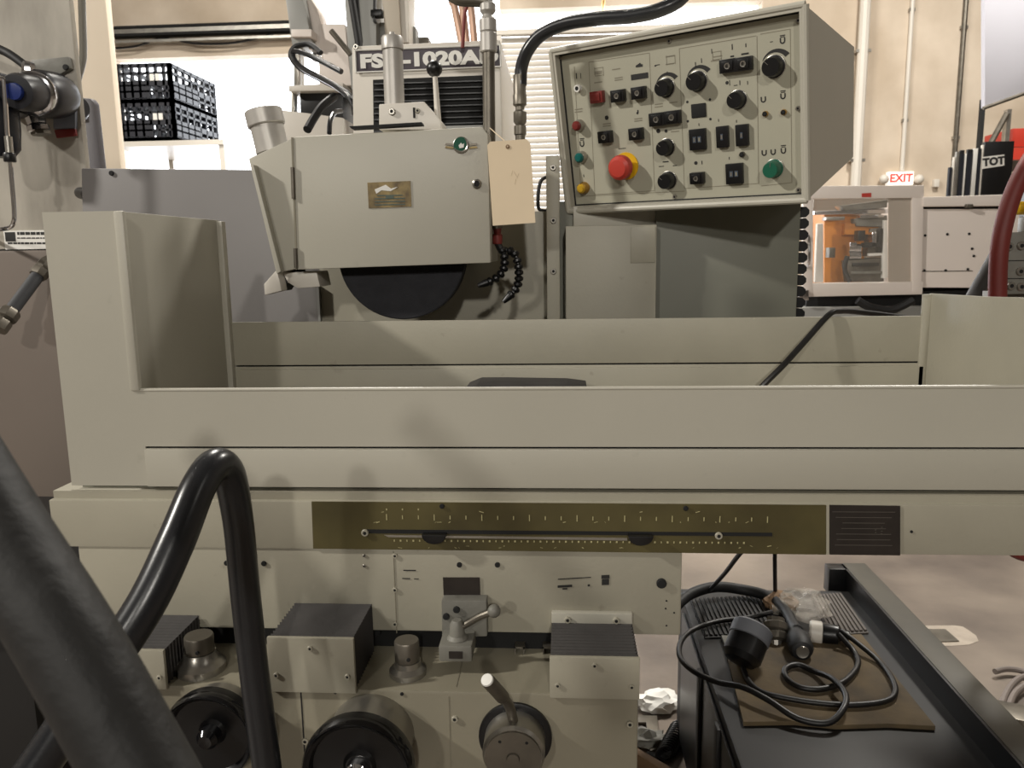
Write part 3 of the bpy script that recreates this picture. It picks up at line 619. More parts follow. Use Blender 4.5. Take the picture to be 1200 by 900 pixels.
def knob(x, y, rp, m, arc=False, ht=.021, point=135):
    s = scl(x); c = fp(x, y)+eX*(.003)-eD*.002; r = rp*s
    o = MB().lathe([(r*1.12, 0), (r*1.12, .003), (r, .0035), (r*.94, ht-.002), (r*.86, ht), (0, ht)], c, OUT, 24).build('rotary_knob', m, KX)
    a_ = math.radians(point); d = eX*math.cos(a_)-eD*math.sin(a_)
    MB().obox(c+OUT*(ht+.0002)+d*(r*.62), d*(r*.26), OUT*.0004, d.cross(OUT)*.0004).build('pointer_line', STEEL, o)
    MB().lathe([(r*1.16, .0005), (r*1.16, .002), (r*1.06, .0026)], c, OUT, 24).build('chrome_collar', STEEL, o)
    if arc:
        w = MB(); N_ = 14; vi, vo = [], []
        for k in range(N_+1):
            t = math.radians(150-115*k/N_); th = .001+.0068*k/N_; dd = eX*math.cos(t)-eD*math.sin(t)
            vi.append(w.bm.verts.new(c+OUT*.0004+dd*(r*1.36))); vo.append(w.bm.verts.new(c+OUT*.0004+dd*(r*1.36+th)))
        for k in range(N_): w.face([vi[k], vi[k+1], vo[k+1], vo[k]])
        w.build('range_arc', PRINT, o)
for a_ in ((779, 104.5, 9.6, BLACK, True), (816, 97, 10.2, BLACK, True), (863, 118.5, 9.6, BLACK, False), (905.5, 80, 11.2, BLACK, True), (780, 174, 9, BLACK, False), (782, 212.5, 9.4, BLACK, False)): knob(*a_)
knob(905.5, 199, 9.8, GREEN, False, .024, 85)
def pilot(x, y, rp, m, collar, ht):
    s = scl(x); c = fp(x, y)+eX*.002; r = rp*s
    o = MB().lathe([(r*1.15, 0), (r*1.15, .004), (r*1.02, .006), (r*.98, ht*.6)], c, OUT, 22).build('pilot_lamp', collar, KX)
    MB().lathe([(r*.92, ht*.5), (r*.9, ht*.8), (r*.6, ht*.97), (0, ht)], c, OUT, 20).build('lens', m, o)
pilot(678.5, 147, 6, DRED, STEEL, .018); pilot(681.5, 184, 6.2, TEAL, STEEL, .018); pilot(684, 220, 6.2, AMBER, GOLD, .018)
pilot(677.5, 103.5, 3.6, DARK, WHITEP, .008)
MB().lathe([(2.6*S1, .0085), (4.4*S1, .0085), (4.4*S1, .006)], fp(677.5, 103.5)+eX*.002, OUT, 18, False).build('jack_ring', WHITEP, KX)
for x, y in ((896, 133.5), (917.5, 131.5), (869, 181)): pilot(x, y, 2.9, DARK, GOLD if x > 880 else DSTEEL, .006)
s = scl(735); c = fp(734, 194.5)
es = MB().lathe([(16*s, 0), (16*s, .002), (0, .002)], c, OUT, 36).build('emergency_stop', YELLOW, KX)
MB().lathe([(9*s, .002), (9*s, .016), (14.2*s, .017), (14.8*s, .022), (13.6*s, .030), (10*s, .0345), (0, .036)], c, OUT, 32).build('mushroom_head', RED, es)
for x, y in ((656, 68), (784.5, 48), (936, 24), (661.5, 155), (935.5, 127), (667.5, 237.5), (791, 230.5), (936, 222.5)): screw(KX, fp(x, y, .0006), .0038, SCREW, axis=OUT, name='panel_screw')
# printing on the face: section lines, symbols, legends
pr = MB(); pl2 = MB()
def pline(a_, b_, w_=.0005, mb=pl2):
    p0, p1 = fp(*a_, .0003), fp(*b_, .0003); d = (p1-p0); pp = d.normalized().cross(OUT); mb.quad((p0+p1)/2, d/2, pp*w_)
for a_, b_ in (((690, 73), (697, 228)), ((761, 62), (767, 224)), ((673, 78), (681, 230)), ((690, 73), (761, 62)), ((697, 228), (767, 223.5)), ((796, 57), (802, 221)), ((796, 57), (886, 42)), ((887, 42), (889, 215)), ((802, 221), (889, 215)), ((891, 40), (926, 34)), ((926, 34), (928, 214)), ((892, 218), (928, 214)), ((681, 230), (802, 224))): pline(a_, b_)
def bar(x, y, w_, h_, mb=pr): s = scl(x); mb.quad(fp(x, y, .0004), eX*(w_*s/2*1.1), eD*(h_*s/2))
def ush(x, y, top=False):
    s = scl(x); c = fp(x, y, .0004); n_ = 8; pv = None
    for k in range(n_+1):
        t = math.pi*k/n_; p = c+eX*(2.4*s*math.cos(t))+eD*(2.4*s*math.sin(t))
        if pv: d = p-pv; pr.quad((p+pv)/2, d/2*1.2, d.normalized().cross(OUT)*(.75*s))
        pv = p
    for sx in (-1, 1): pr.quad(c+eX*(2.4*s*sx)-eD*(1.7*s), eX*(.75*s), eD*(1.8*s))
    if top: bar(x, y-6.5, 5.5, 1.0); bar(x, y-4.8, 4.5, .8)
for x, y, t in ((917, 48, 1), (894.5, 117, 0), (917.5, 113, 1), (682, 169, 1), (895.5, 179.5, 0), (906, 178.5, 0), (918, 177, 1)): ush(x, y, t)
def dot(x, y, r): s = scl(x); pr.lathe([(r*s, 0), (r*s, .0003), (0, .0003)], fp(x, y, .0001), OUT, 10)
for x, y, r in ((711, 138, 2.6), (747, 132.5, 1.4), (771.5, 153.5, 2.6), (780.5, 153.5, 2), (852, 97, 2), (805.5, 119.5, 1.5), (832, 116.5, 1.5), (806, 142, 1.5), (832.5, 139.5, 1.5), (815.5, 191, 2.2)): dot(x, y, r)
bar(749.5, 89.5, 20, 6.2); pr.prism([fp(x, y, .0004) for x, y in ((745, 79), (745, 77), (748, 75), (750, 73.5), (752, 75.5), (753, 75), (753, 78))], OUT*.0002)
for x, y, w_, h_, in ((675.5, 89, 1.2, 6), (680.5, 89, .7, 6), (822.5, 190.5, 1, 4), (684, 206, .9, 3), (854.5, 185.5, .9, 3), (819, 146, .9, 3), (747.5, 130.5, 1.4, 3), (858, 55, 1.1, 6), (874, 53, 1, 4), (822, 71, .9, 5), (815, 76, .9, 6), (782, 86, .9, 4), (834, 60, .8, 5), (863, 142, .8, 3), (842, 141, .8, 3), (771, 76, 4, .8), (768, 77, 2, 1.5), (904, 49, 3, .7), (858, 66, 4, 1.6), (873, 63, 8, 1.8), (780, 189.5, 7, 1.4), (775, 195, 6, .9), (791, 194, 5, .9), (729, 174, 9, .8), (855, 97, .7, 6), (862, 100, 4, .8), (867, 97, .9, 5), (876, 97, .8, 4)): bar(x, y, w_, h_)
for x, y in ((701, 86), (701, 84), (701, 96.5), (725, 91), (725, 93.5), (678, 128), (678, 131), (711, 145), (711, 147.5), (748, 139), (748, 141.5), (772, 122), (772, 125), (789, 120), (785, 66), (785, 75), (841, 66), (838, 71), (722, 81), (791, 154)): bar(x, y, 9.5, 1.1, pl2)
for x, y in ((702, 84), (786, 70), (840, 65)):
    for dx, dy, w_, h_ in ((-5, 0, .6, 9), (5, 0, .6, 9), (0, -4.5, 10, .6), (0, 4.5, 10, .6)): bar(x+dx, y+dy, w_, h_, pl2)
pr.build('panel_symbols', PRINT, face, kind='stuff'); pl2.build('panel_section_lines', PRINTL, face, kind='stuff')
# mounting arm from the box down to the cabinet
MB().prism([loc(.10, hH*.78, dep*.6), loc(wW*.62, hH*.78, dep*.6), loc(wW*.62, hH*.9, dep*.8), loc(.10, hH*.9, dep*.8)], Vector((0, .18, -.03))).build('mounting_bracket', CABP, KX)
# ================================================================== MANILA TAG
tg = thing('shipping_tag', 'blank manila shipping tag tied to the coolant pipe beside wheel guard', 'tag', PY(603, 262, 1.34))
plate([(574.5, 166), (617, 163), (621.5, 168), (627.5, 261), (577.5, 264.5), (571, 170)], 1.343, .0012).build('card', MANILA, tg)
MB().lathe([(.0015, 0), (.0035, 0), (.0035, .0006), (.0015, .0006)], PY(595, 172, 1.3425), (0, -1, 0), 14, False).build('eyelet', WOOD, tg)
MB().tube(pl([(595, 172, 1.341), (592, 166, 1.352), (582, 157, 1.378), (574, 150, 1.388)]), .0009, 6).build('string', MANILA, tg)
pm = MB()
for x, y, a_ in ((600, 203, .3), (604, 204, -.5), (607, 206, .4), (604, 213, .2)): pm.quad(PY(x, y, 1.3427), (.0003, 0, 0), (.0045*math.sin(a_), 0, .0045*math.cos(a_)))
pm.build('pencil_mark', mat('pencil', (190, 168, 138), .8), tg)
# ================================================================== FOREGROUND HOSES
tag(MB().tube(pl([(-190, 330, .40), (-95, 470, .37), (0, 625, .345), (80, 752, .325), (165, 903, .31), (225, 1015, .30), (300, 1160, .30)]), .0215, 28).build('suction_hose', HOSEB), 'thick dull black hose slanting across the lower left corner', 'hose')
lp = thing('loop_hose', 'glossy braided black hose bent into an upside-down loop before the grinder', 'hose', PY(300, 1000, .74))
MB().tube(pl([(-40, 1010, .56), (40, 905, .59), (110, 800, .62), (170, 710, .65), (206, 635, .68), (232, 572, .71), (252, 545, .735), (268, 556, .755), (279, 610, .77), (287, 690, .775), (297, 780, .775), (309, 870, .77), (318, 940, .765), (326, 1010, .76)]), [.0175]*5+[.0165]*3+[.0155]*6, 24, smooth=8).build('hose', HOSE, lp)
# ================================================================== LEFT MACHINE CABINET AND AIR UNIT
YC = 1.72
lc = thing('machine_cabinet', 'tall greasy off-white machine cabinet with shade-darkened lower door and sticker', 'cabinet', (xat(40, YC), YC, 0))
xr_ = xat(93, YC, 120); zsx = zat(292, YC, 30)
MB().box(xr_-.75, xr_, YC, YC+.018, zsx, 2.35, .004).build('upper_body', GREASY, lc)
MB().box(xr_-.75, xr_+.01, YC-.03, YC+.03, 0, zsx-.003, .006).build('lower_door', BROWNG, lc)
MB().box(xr_-.75, xr_-.002, YC+.002, YC+.012, zsx-.004, zsx+.001).build('door_gap', DARK, lc)
stk = pbox(5, 270, 62, 292, YC-.002, YC, 0).build('sticker', PAPER, lc)
pbox(6, 272, 18, 283, YC-.0026, YC-.002).build('sticker_logo', PRINT, stk)
m = MB()
for k, (y, h_) in enumerate(((273.5, 3.4), (279, 1.4), (285, 2.2))):
    x = 20 if k < 2 else 9
    while x < 60:
        w_ = random.uniform(2, 6); pbox(x, y-h_/2, x+w_, y+h_/2, YC-.0026, YC-.002, 0, m); x += w_+1
m.build('sticker_print', PRINT, stk)
br = thing('air_regulator', 'black pneumatic regulator with blue knob bolted to the greasy cabinet', 'regulator', PY(50, 150, YC-.02))
plate([(36, 70), (80, 66), (83, 80), (70, 87), (70, 93), (52, 94), (38, 83)], YC-.012, .012, .003).build('mounting_bracket', CASTG, br)
screw(br, PY(77.5, 79, YC-.013), .006, BOLT)
A0, A1 = PY(66, 112, YC-.03), PY(14, 107, YC-.21)
ax = A1-A0; Lx = ax.length
MB().lathe([(.030, -.025), (.043, -.015), (.047, .01), (.047, Lx*.42), (.042, Lx*.47)], A0, ax, 30).build('regulator_body', NAVY, br)
MB().lathe([(.042, Lx*.47), (.043, Lx*.48), (.043, Lx*.55), (.037, Lx*.57)], A0, ax, 30).build('chrome_ring', CHROME, br)
MB().lathe([(.035, Lx*.56), (.035, Lx*.86), (.031, Lx*.92), (0, Lx*.93)], A0, ax, 24).build('adjusting_knob', NAVY, br)
MB().lathe([(.016, Lx*.93), (.015, Lx*.99), (0, Lx)], A0, ax, 18).build('blue_button', BLUE, br)
gq = PY(59, 108, YC-.085); MB().lathe([(.006, .0), (.011, .0), (.012, .006), (.006, .008)], gq, CC-gq, 18, False).build('gauge_port', CHROME, br)
MB().lathe([(.016, 0), (.019, .006), (.019, .016), (.013, .020), (.013, .034), (.010, .04)], PY(34, 97, YC-.11), (.1, 0, 1), 8).build('top_fitting', CHROME, br)
MB().lathe([(.013, 0), (.022, .006), (.022, .016), (.018, .02), (.020, .034), (.012, .04)], PY(47, 157, YC-.06), (-.2, 0, 1), 8).build('drain_fitting', CHROME, br)
MB().lathe([(.020, 0), (.020, .007), (.012, .009)], PY(49, 158, YC-.06), (-.1, 0, 1), 8).build('drain_cup', DSTEEL, br)
plate([(62, 100), (84, 106), (88, 118), (88, 151), (62, 151)], YC-.010, .010, .002).build('backing_plate', mat('smoked_plate', (124, 128, 138), .35), br)
plate([(63, 152), (88, 150.5), (89.5, 159), (66, 162)], YC-.012, .006, .002).build('red_label', DRED, br)
MB().lathe([(.02, -.02), (.027, 0), (.027, .022), (.02, .03)], PY(84, 127, YC+.045), (1, -.2, 0), 20).build('rear_bowl', NAVY, br)
fl = thing('air_filter', 'black pneumatic filter bowl beside the blue regulator knob', 'air filter', PY(0, 170, YC-.2))
MB().lathe([(.02, -.085), (.032, -.07), (.036, -.03), (.036, .045), (.03, .06), (.012, .066)], PY(-2, 132, YC-.16), (0, 0, 1), 24).build('bowl', NAVY, fl)
MB().obox(PY(-14, 100, YC-.14), (.05, 0, 0), (0, .03, 0), (0, 0, .018), .006).build('filter_head', NAVY, fl)
MB().obox(PY(-6, 118, YC-.10), (.03, 0, 0), (0, .10, 0), (0, 0, .02), .006).build('wall_mount', NAVY, fl)
st_ = thing('steel_tube', 'thin bent steel tube hanging in front of the greasy cabinet', 'tube', PY(16, 262, YC-.2))
MB().tube(pl([(-14, 110, YC-.22), (-6, 95, YC-.22), (2, 92, YC-.22), (5, 100, YC-.22), (8, 150, YC-.22), (9, 160, YC-.22)]), .0042, 10).build('upper_run', CHROME, st_)
MB().cyl(PY(9.5, 160, YC-.22), PY(11.5, 180, YC-.22), .007, 12).build('union', STEEL, st_)
MB().lathe([(.010, 0), (.011, .002), (.011, .015), (.010, .017)], PY(12, 190, YC-.22), (0, 0, 1), 12).build('black_nut', BLACK, st_)
MB().tube(pl([(12, 188, YC-.22), (14, 215, YC-.22), (16.5, 245, YC-.22), (16, 260, YC-.22), (10, 267, YC-.21), (-8, 269, YC-.2), (-30, 269, YC-.012)]), .0042, 10).build('lower_run', CHROME, st_)
tag(MB().tube(pl([(-30, 46, YC-.1), (0, 58, YC-.1), (15, 66, YC-.105), (33, 80, YC-.11), (35, 86, YC-.11)]), .0085, 12).build('air_line', RUBBER), 'black air line arching into the regulator from above', 'hose')
ah = thing('air_hose', 'short grey hose with metal end fittings against the lower cabinet door', 'hose', PY(20, 370, YC-.1))
a_, b_ = PY(45, 322, YC-.07), PY(12, 366, YC-.14); MB().cyl(a_, b_, .0135, 18).build('hose', mat('grey_hose', (66, 67, 70), .5), ah)
MB().lathe([(.017, -.004), (.019, .0), (.019, .012), (.014, .016), (.017, .02), (.017, .034), (.01, .05), (.01, .07)], a_, a_-b_, 8).build('end_fitting', DSTEEL, ah)
MB().lathe([(.017, -.006), (.021, .0), (.021, .016), (.015, .02), (.019, .026), (.019, .045)], b_, b_-a_, 8).build('end_fitting', DSTEEL, ah)
cdt = thing('grey_conduit', 'grey painted conduit running down between cabinet and pillar', 'pipe', PY(97, 100, 1.95))
MB().tube(pl([(95, -40, 1.95), (96.5, 20, 1.95), (97.5, 60, 1.95), (96, 75, 1.95), (89, 100, 1.95), (82, 125, 1.95)]), .0085, 12).build('pipe', PAINTG, cdt)
de = thing('dark_enclosure', 'narrow dark grey enclosure with rounded top behind the greasy cabinet', 'enclosure', PY(108, 200, 2.3))
p = [(86, 114), (106, 115), (110, 120), (119, 200), (86, 200)]
MB().prism([PY(x, y, 2.3) for x, y in p[:4]]+[Vector((PY(119, 200, 2.3).x+.01, 2.3, 0)), Vector((PY(86, 200, 2.3).x, 2.3, 0))], (0, .03, 0), .006).build('housing', mat('dark_grey_paint', (92, 90, 96), .5), de)
MB().box(PY(90, 120, 2.3).x, PY(97, 120, 2.3).x, 2.29, 2.3, zat(140, 2.3, 94), zat(119, 2.3, 94), .002).build('socket', BLACK, de)
lm = tag(MB().tube(pl([(94, 226, 1.66), (103, 228, 1.63), (108, 231, 1.62)]), [.012, .014, .010], 12).build('cable_gland', BLACK), 'small black cable gland at the cabinet edge behind the guard corner', 'cable gland')
# ================================================================== BACKGROUND LEFT: crates, takeout robot
YK = 7.4
rk = thing('storage_rack', 'pale steel rack carrying the black crates in the bright doorway', 'rack', (xat(185, YK), YK, 0))
zx0 = zat(165, YK, 180); x0c, x1c = xat(138, YK, 120), xat(203, YK, 120)
MB().box(x0c-.1, x1c+.45, YK-.02, YK+1.1, zx0-.05, zx0-.004).build('shelf', OFFW, rk)
for x in (x0c-.08, x1c+.4):
    for y in (YK, YK+1.04): MB().box(x, x+.05, y, y+.05, 0, zx0-.05).build('post', OFFW, rk)
def crate(z0, z1, label):
    t = thing('folding_crate', label, 'crate', ((x0c+x1c)/2, YK, z0), 'black crates on the rack')
    X_a, X_b, Y_a, Y_b = x0c, x1c, YK, YK+.95; h = z1-z0; T = .03
    for nm, (ux, uy), o, Ln in (('front_wall', (1, 0), (X_a, Y_a), X_b-X_a), ('back_wall', (1, 0), (X_a, Y_b-T), X_b-X_a), ('side_wall', (0, 1), (X_a, Y_a), Y_b-Y_a), ('side_wall', (0, 1), (X_b-T, Y_a), Y_b-Y_a)):
        m = MB(); ox, oy = o
        def bb(a0, a1, c0, c1):
            if ux: m.box(ox+a0, ox+a1, oy, oy+T, c0, c1)
            else: m.box(ox, ox+T, oy+a0, oy+a1, c0, c1)
        bb(0, Ln, z0, z0+.10*h); bb(0, Ln, z1-.10*h, z1); bb(0, .04, z0, z1); bb(Ln-.04, Ln, z0, z1); bb(0, Ln, z0+h*.42, z0+h*.56)
        k_ = 7
        for k in range(1, k_): bb(Ln*k/k_-.012, Ln*k/k_+.012, z0, z1)
        bb(.02, Ln*.55, z0+h*.12, z0+h*.46); bb(0, Ln, z0+h*.26, z0+h*.31); bb(0, Ln, z0+h*.72, z0+h*.78)
        m.build(nm, CRATE, t)
    MB().box(X_a, X_b, Y_a, Y_b, z0, z0+.03).build('crate_floor', CRATE, t)
    for fx in (.62, .72): MB().box(X_a+(X_b-X_a)*fx, X_a+(X_b-X_a)*(fx+.07), Y_a-.006, Y_a, z0+h*.55, z0+h*.72).build('label_tab', PAPER, t)
zmid = zat(120, YK, 170); ztop = zat(74, YK, 170)
crate(zx0, zmid-.005, 'black folding crate at the bottom of the stack in the bright doorway')
crate(zmid, ztop, 'black folding crate on top of the stack in the bright doorway')
YR = 3.6
rb = thing('injection_press', 'pale grey press with slanted arms behind the model sign', 'machine', (xat(390, YR), YR+.2, 0))
def rp_(pts, name, m, Y=YR, th=.2): plate(pts, Y, th, .004).build(name, m, rb)
rp_([(332, -20), (352, -20), (366, 52), (342, 52)], 'slanted_arm', PAINTG)
rp_([(352, -20), (372, 10), (377, 30), (376, 60), (362, 58)], 'arm_gusset', MOLDW, YR+.05, .12)
rp_([(341, 34), (365, 34), (365, 43), (341, 43)], 'arm_foot', MOLDW, YR-.03, .26)
for x0, x1 in ((344, 350), (346.5, 353)): rp_([(x0, 42), (x1, 42), (x1, 102), (x0, 102)], 'guide_post', STEEL, YR+.02 if x0 == 344 else YR+.12, .05)
rp_([(372, 28), (404, 28), (412, 100), (374, 100)], 'cross_head', MOLDW, YR+.05, .3)
rp_([(338, 100), (402, 97), (402, 106), (338, 107)], 'platform', OFFW, YR-.05, .5)
rp_([(351, 107), (402, 106), (402, 140), (352, 140)], 'black_motor', BLACK, YR, .3)
rp_([(341, 107), (345, 107), (345, 150), (341, 150)], 'platform_post', STEEL, YR, .05)
rp_([(325, 128), (402, 138), (402, 200), (325, 200)], 'lower_bed', OFFW, YR-.05, .6)
rp_([(402, -20), (441, -20), (441, 110), (412, 110)], 'main_column', PAINTG, YR+.02, .3)
MB().box(xat(325, YR, 200), xat(480, YR, 200), YR+.02, YR+.55, 0, zat(198, YR, 360)).build('machine_base', OFFW, rb)
rp_([(445, 26), (478, 26), (478, 150), (441, 150)], 'head_block', PAINTG, YR+.08, .3)
rp_([(446, -20), (466, -20), (470, 50), (452, 50)], 'slanted_arm', mat('beige_arm', (190, 180, 164), .5), YR-.02, .15)
rp_([(466, -20), (479, -20), (479, 50), (470, 50)], 'arm_gusset', OFFW, YR, .15)
rp_([(434, 11), (447, 10), (447, 18), (434, 19)], 'bracket', BLACK, YR-.03, .05); rp_([(437, -20), (439.5, -20), (439.5, 26), (437, 26)], 'bracket_rod', BLACK, YR-.02, .03)
rp_([(480, 30), (487, 31), (488, 100), (480, 100)], 'small_post', PAINTG, YR+.1, .08)
rp_([(480, 43), (502, 43), (502, 100), (480, 100)], 'rear_block', DSTEEL, YR+.2, .1)
MB().tube(pl([(409, -20, YR-.1), (414, 10, YR-.1), (420, 48, YR-.1), (421, 60, YR-.1)]), .016, 10).build('cable', RUBBER, rb)
MB().tube(pl([(417, -20, YR-.08), (420, 20, YR-.08), (423, 50, YR-.08)]), .009, 8).build('cable', RUBBER, rb)
MB().cyl(PY(388, 36, YR-.12), PY(411, 64, YR-.12), .012, 10).build('strut', DSTEEL, rb)
tag(MB().lathe([(.02, 0), (.02, .25), (.012, .27), (.012, .35)], PY(706, 12, YB-.02), (0, -1, .1), 12).build('brass_sprinkler', GOLD), 'small brass fitting hanging above the roll-up door', 'fitting')
# ================================================================== BACKGROUND RIGHT: moulding machine, panels, rack, hood, red hose
YM = 4.0
mm = thing('molding_machine', 'white injection molding machine with windowed guard door and orange platen', 'machine', (xat(1080, YM), YM, 0))
def mp_(pts, name, m, Y=YM, th=.03, bev=.004, par=None): return plate(pts, Y, th, bev).build(name, m, par or mm)
# door frame with window hole: four rails
dz = mp_([(948, 218), (1083, 217), (1083, 232), (948, 233)], 'guard_door', MOLDW)
for nm, pts in (('door_stile', [(941, 224), (953, 219), (953, 346), (941, 346)]), ('door_stile', [(1069, 217), (1083, 217), (1080, 342), (1069, 343)]), ('bottom_rail', [(941, 332), (1082, 330), (1081, 345), (941, 348)])): mp_(pts, nm, MOLDW, YM+(.0015 if nm == 'door_stile' else .003), par=dz)
mp_([(952, 231), (1071, 229), (1071, 333), (952, 335)], 'window_pane', GLASS, YM+.012, .004, 0, dz)
mp_([(1041, 231), (1070, 230), (1070, 332), (1041, 333)], 'hazed_pane', HAZE, YM+.018, .004, 0, dz)
MB().tube(pl([(946, 280, YM), (947.5, 277, YM-.03), (948.5, 290, YM-.04), (948, 308, YM-.03), (946, 313, YM)]), .008, 8).build('door_handle', CHROME, dz)
mp_([(1010, 226.5), (1021, 226), (1021, 231), (1010, 231)], 'red_sticker', RED, YM-.002, .002, 0, dz)
mp_([(955, 222), (1068, 219), (1068, 345), (945, 345)], 'interior_back', mat('interior_grey', (150, 140, 128), .6), YM+.75, .03, 0)
mp_([(966, 250), (1013, 252), (1013, 336), (966, 336)], 'orange_platen', ORANGE, YM+0.18, .25)
mp_([(990, 262), (1030, 262), (1030, 275), (990, 275)], 'orange_beam', ORANGE, YM+0.13, .1)
mp_([(958, 262), (965, 262), (965, 331), (955, 331)], 'white_gate', PAPER, YM+0.08, .03)
mp_([(954, 247), (1042, 244), (1042, 250), (954, 252)], 'tie_bar', CHROME, YM+0.13, .05)
mp_([(985, 241), (1040, 234), (1040, 243), (992, 247)], 'upper_slide', CASTG, YM+0.11, .1)
mp_([(1002, 256), (1040, 252), (1040, 266), (1004, 265)], 'mold_top', CASTG, YM+0.11, .1)
mp_([(993, 305), (1036, 302), (1036, 330), (996, 330)], 'mold_half', DSTEEL, YM+0.09, .2)
mp_([(1020, 268), (1040, 266), (1040, 300), (1016, 300)], 'mold_block', DSTEEL, YM+0.11, .15)
for y, r in ((291, .022), (300, .02)): MB().cyl(PY(994, y, YM+.10), PY(1008, y, YM+.10), r, 12).build('nozzle_barrel', CHROME, mm)
mp_([(1018, 297), (1040, 296), (1040, 299), (1018, 300)], 'hose_rail', PAPER, YM+0.08, .02, 0)
mp_([(1036, 258), (1040, 258), (1040, 326), (1034, 326)], 'gate_post', PAPER, YM+0.07, .02, 0)
for x0, y0, x1, y1, mt in ((1006, 270, 1014, 282, BLACK), (1022, 272, 1027, 290, CHROME), (1030, 268, 1034, 296, BLACK), (1014, 284, 1030, 290, DARK), (1000, 308, 1030, 312, BLACK), (998, 318, 1034, 321, CASTG), (972, 290, 979, 302, DSTEEL), (968, 254, 990, 258, STEEL), (1008, 252, 1036, 255, CHROME), (996, 284, 1004, 289, CHROME)): pbox(x0, y0, x1, y1, YM+.07, YM+.13, .002).build('mold_fitting', mt, mm)
MB().tube(pl([(993, 300, YM+.06), (990, 315, YM+.06), (996, 330, YM+.06)]), .012, 8).build('mold_hose', RUBBER, mm)
mp_([(1082, 231), (1300, 224), (1300, 240), (1082, 242)], 'top_beam', MOLDW, YM-.01, .6)
mp_([(1082, 241), (1300, 237), (1300, 246), (1082, 246)], 'beam_gap', DARK, YM+.05, .5, 0)
pn = mp_([(1080, 245), (1300, 244), (1300, 338), (1080, 337)], 'side_panel', MOLDW, YM+.02, .5)
for x, y in ((1084, 276), (1110, 274.5), (1135.5, 274), (1139, 291.5), (1141, 300), (1083, 317), (1108, 317), (1134, 315.5)): screw(pn, PY(x, y, YM+.02), .0062, BOLT)
mp_([(1080, 317.6), (1140, 317), (1140, 318), (1080, 318.6)], 'panel_joint', DSTEEL, YM+.018, .004, 0, pn)
mp_([(1133, 239), (1141, 239), (1141, 243), (1133, 243)], 'beam_latch', DSTEEL, YM-.03, .03)
mp_([(945, 346), (1300, 335), (1300, 365), (945, 365)], 'lower_gap', DARK, YM+.1, .4, 0)
MB().tube(pl([(1005, 352, YM), (1020, 360, YM), (1045, 363, YM), (1070, 352, YM)]), .02, 8).build('lower_hose', RUBBER, mm)
MB().box(xat(930, YM, 350), xat(1300, YM, 350), YM+.05, YM+.75, 0, zat(360, YM, 1050), .01).build('machine_bed', PAINTG, mm)
mp_([(936, 340), (948, 340), (948, 352), (936, 352)], 'door_roller', CHROME, YM-.02, .03)
# upright black panels behind it, standing on a steel bench
YT = 5.2; zb_ = zat(231, YT, 1130)
bn = thing('steel_bench', 'steel bench behind the white molding machine carrying black panels', 'bench', (xat(1140, YT), YT+.2, 0))
MB().box(xat(1104, YT, 230), xat(1240, YT, 230), YT-.05, YT+.6, zb_-.05, zb_-.003).build('bench_top', DSTEEL, bn)
for px in (1106, 1230):
    for y in (YT, YT+.5): MB().box(xat(px, YT, 230), xat(px, YT, 230)+.05, y, y+.05, 0, zb_-.05).build('leg', DSTEEL, bn)
def bpanel(x0, x1, ytop, m, label, name='black_panel', tilt=0):
    t = thing(name, label, 'panel', (xat((x0+x1)/2, YT, 230), YT, zb_), 'panels upright on the bench')
    z1 = zat(ytop, YT, x0); a_, b_ = xat(x0, YT, 230), xat(x1, YT, 230)
    MB().box(a_, b_, YT, YT+.02, zb_, z1, .002).build('board', m, t)
    if m in (BLACK, CRATE): MB().box(a_+.002, b_-.002, YT-.004, YT, zb_, zb_+(z1-zb_)*.92).build('edge_strip', CRATE, t)
    return t
for x0, x1, yt, m, lb in ((1110, 1113.5, 196, CRATE, 'short dark panel standing first in the upright row'), (1114.5, 1116, 184, OFFW, 'thin white board next to the short dark panel'), (1117, 1120.5, 178, STEEL, 'bare metal panel edge in the row of upright panels'), (1121.5, 1126.5, 176, BLACK, 'plain black panel between metal edge and perforated strip'), (1127, 1129.4, 180, WHITEP, 'thin white perforated strip among the black panels'), (1130, 1136, 175, BLACK, 'black panel between the two white strips'), (1136.8, 1142, 174, WHITEP, 'wider white strip with ragged edge among black panels'), (1142.6, 1146, 174, BLACK, 'narrow black panel beside the tall white edge'), (1146.5, 1150, 170, OFFW, 'tall white board next to the lettered black panel')): bpanel(x0, x1, yt, m, lb)
tt = thing('lettered_panel', 'black panel with white strip lettered TOT standing at the row end', 'panel', (xat(1165, YT, 230), YT, zb_), 'panels upright on the bench')
MB().box(xat(1151, YT, 200), xat(1185, YT, 200), YT-.01, YT+.03, zb_, zat(166, YT, 1165), .003).build('board', BLACK, tt)
plate([(1151.5, 184), (1177, 181), (1177, 194), (1151.5, 198)], YT-.014, .003).build('label_strip', PAPER, tt)
MB().text('TOT', .062, PY(1164.5, 189.5, YT-.016), (1, 0, .1), (-.1, 0, 1), .0035).build('letters', PRINT, tt)
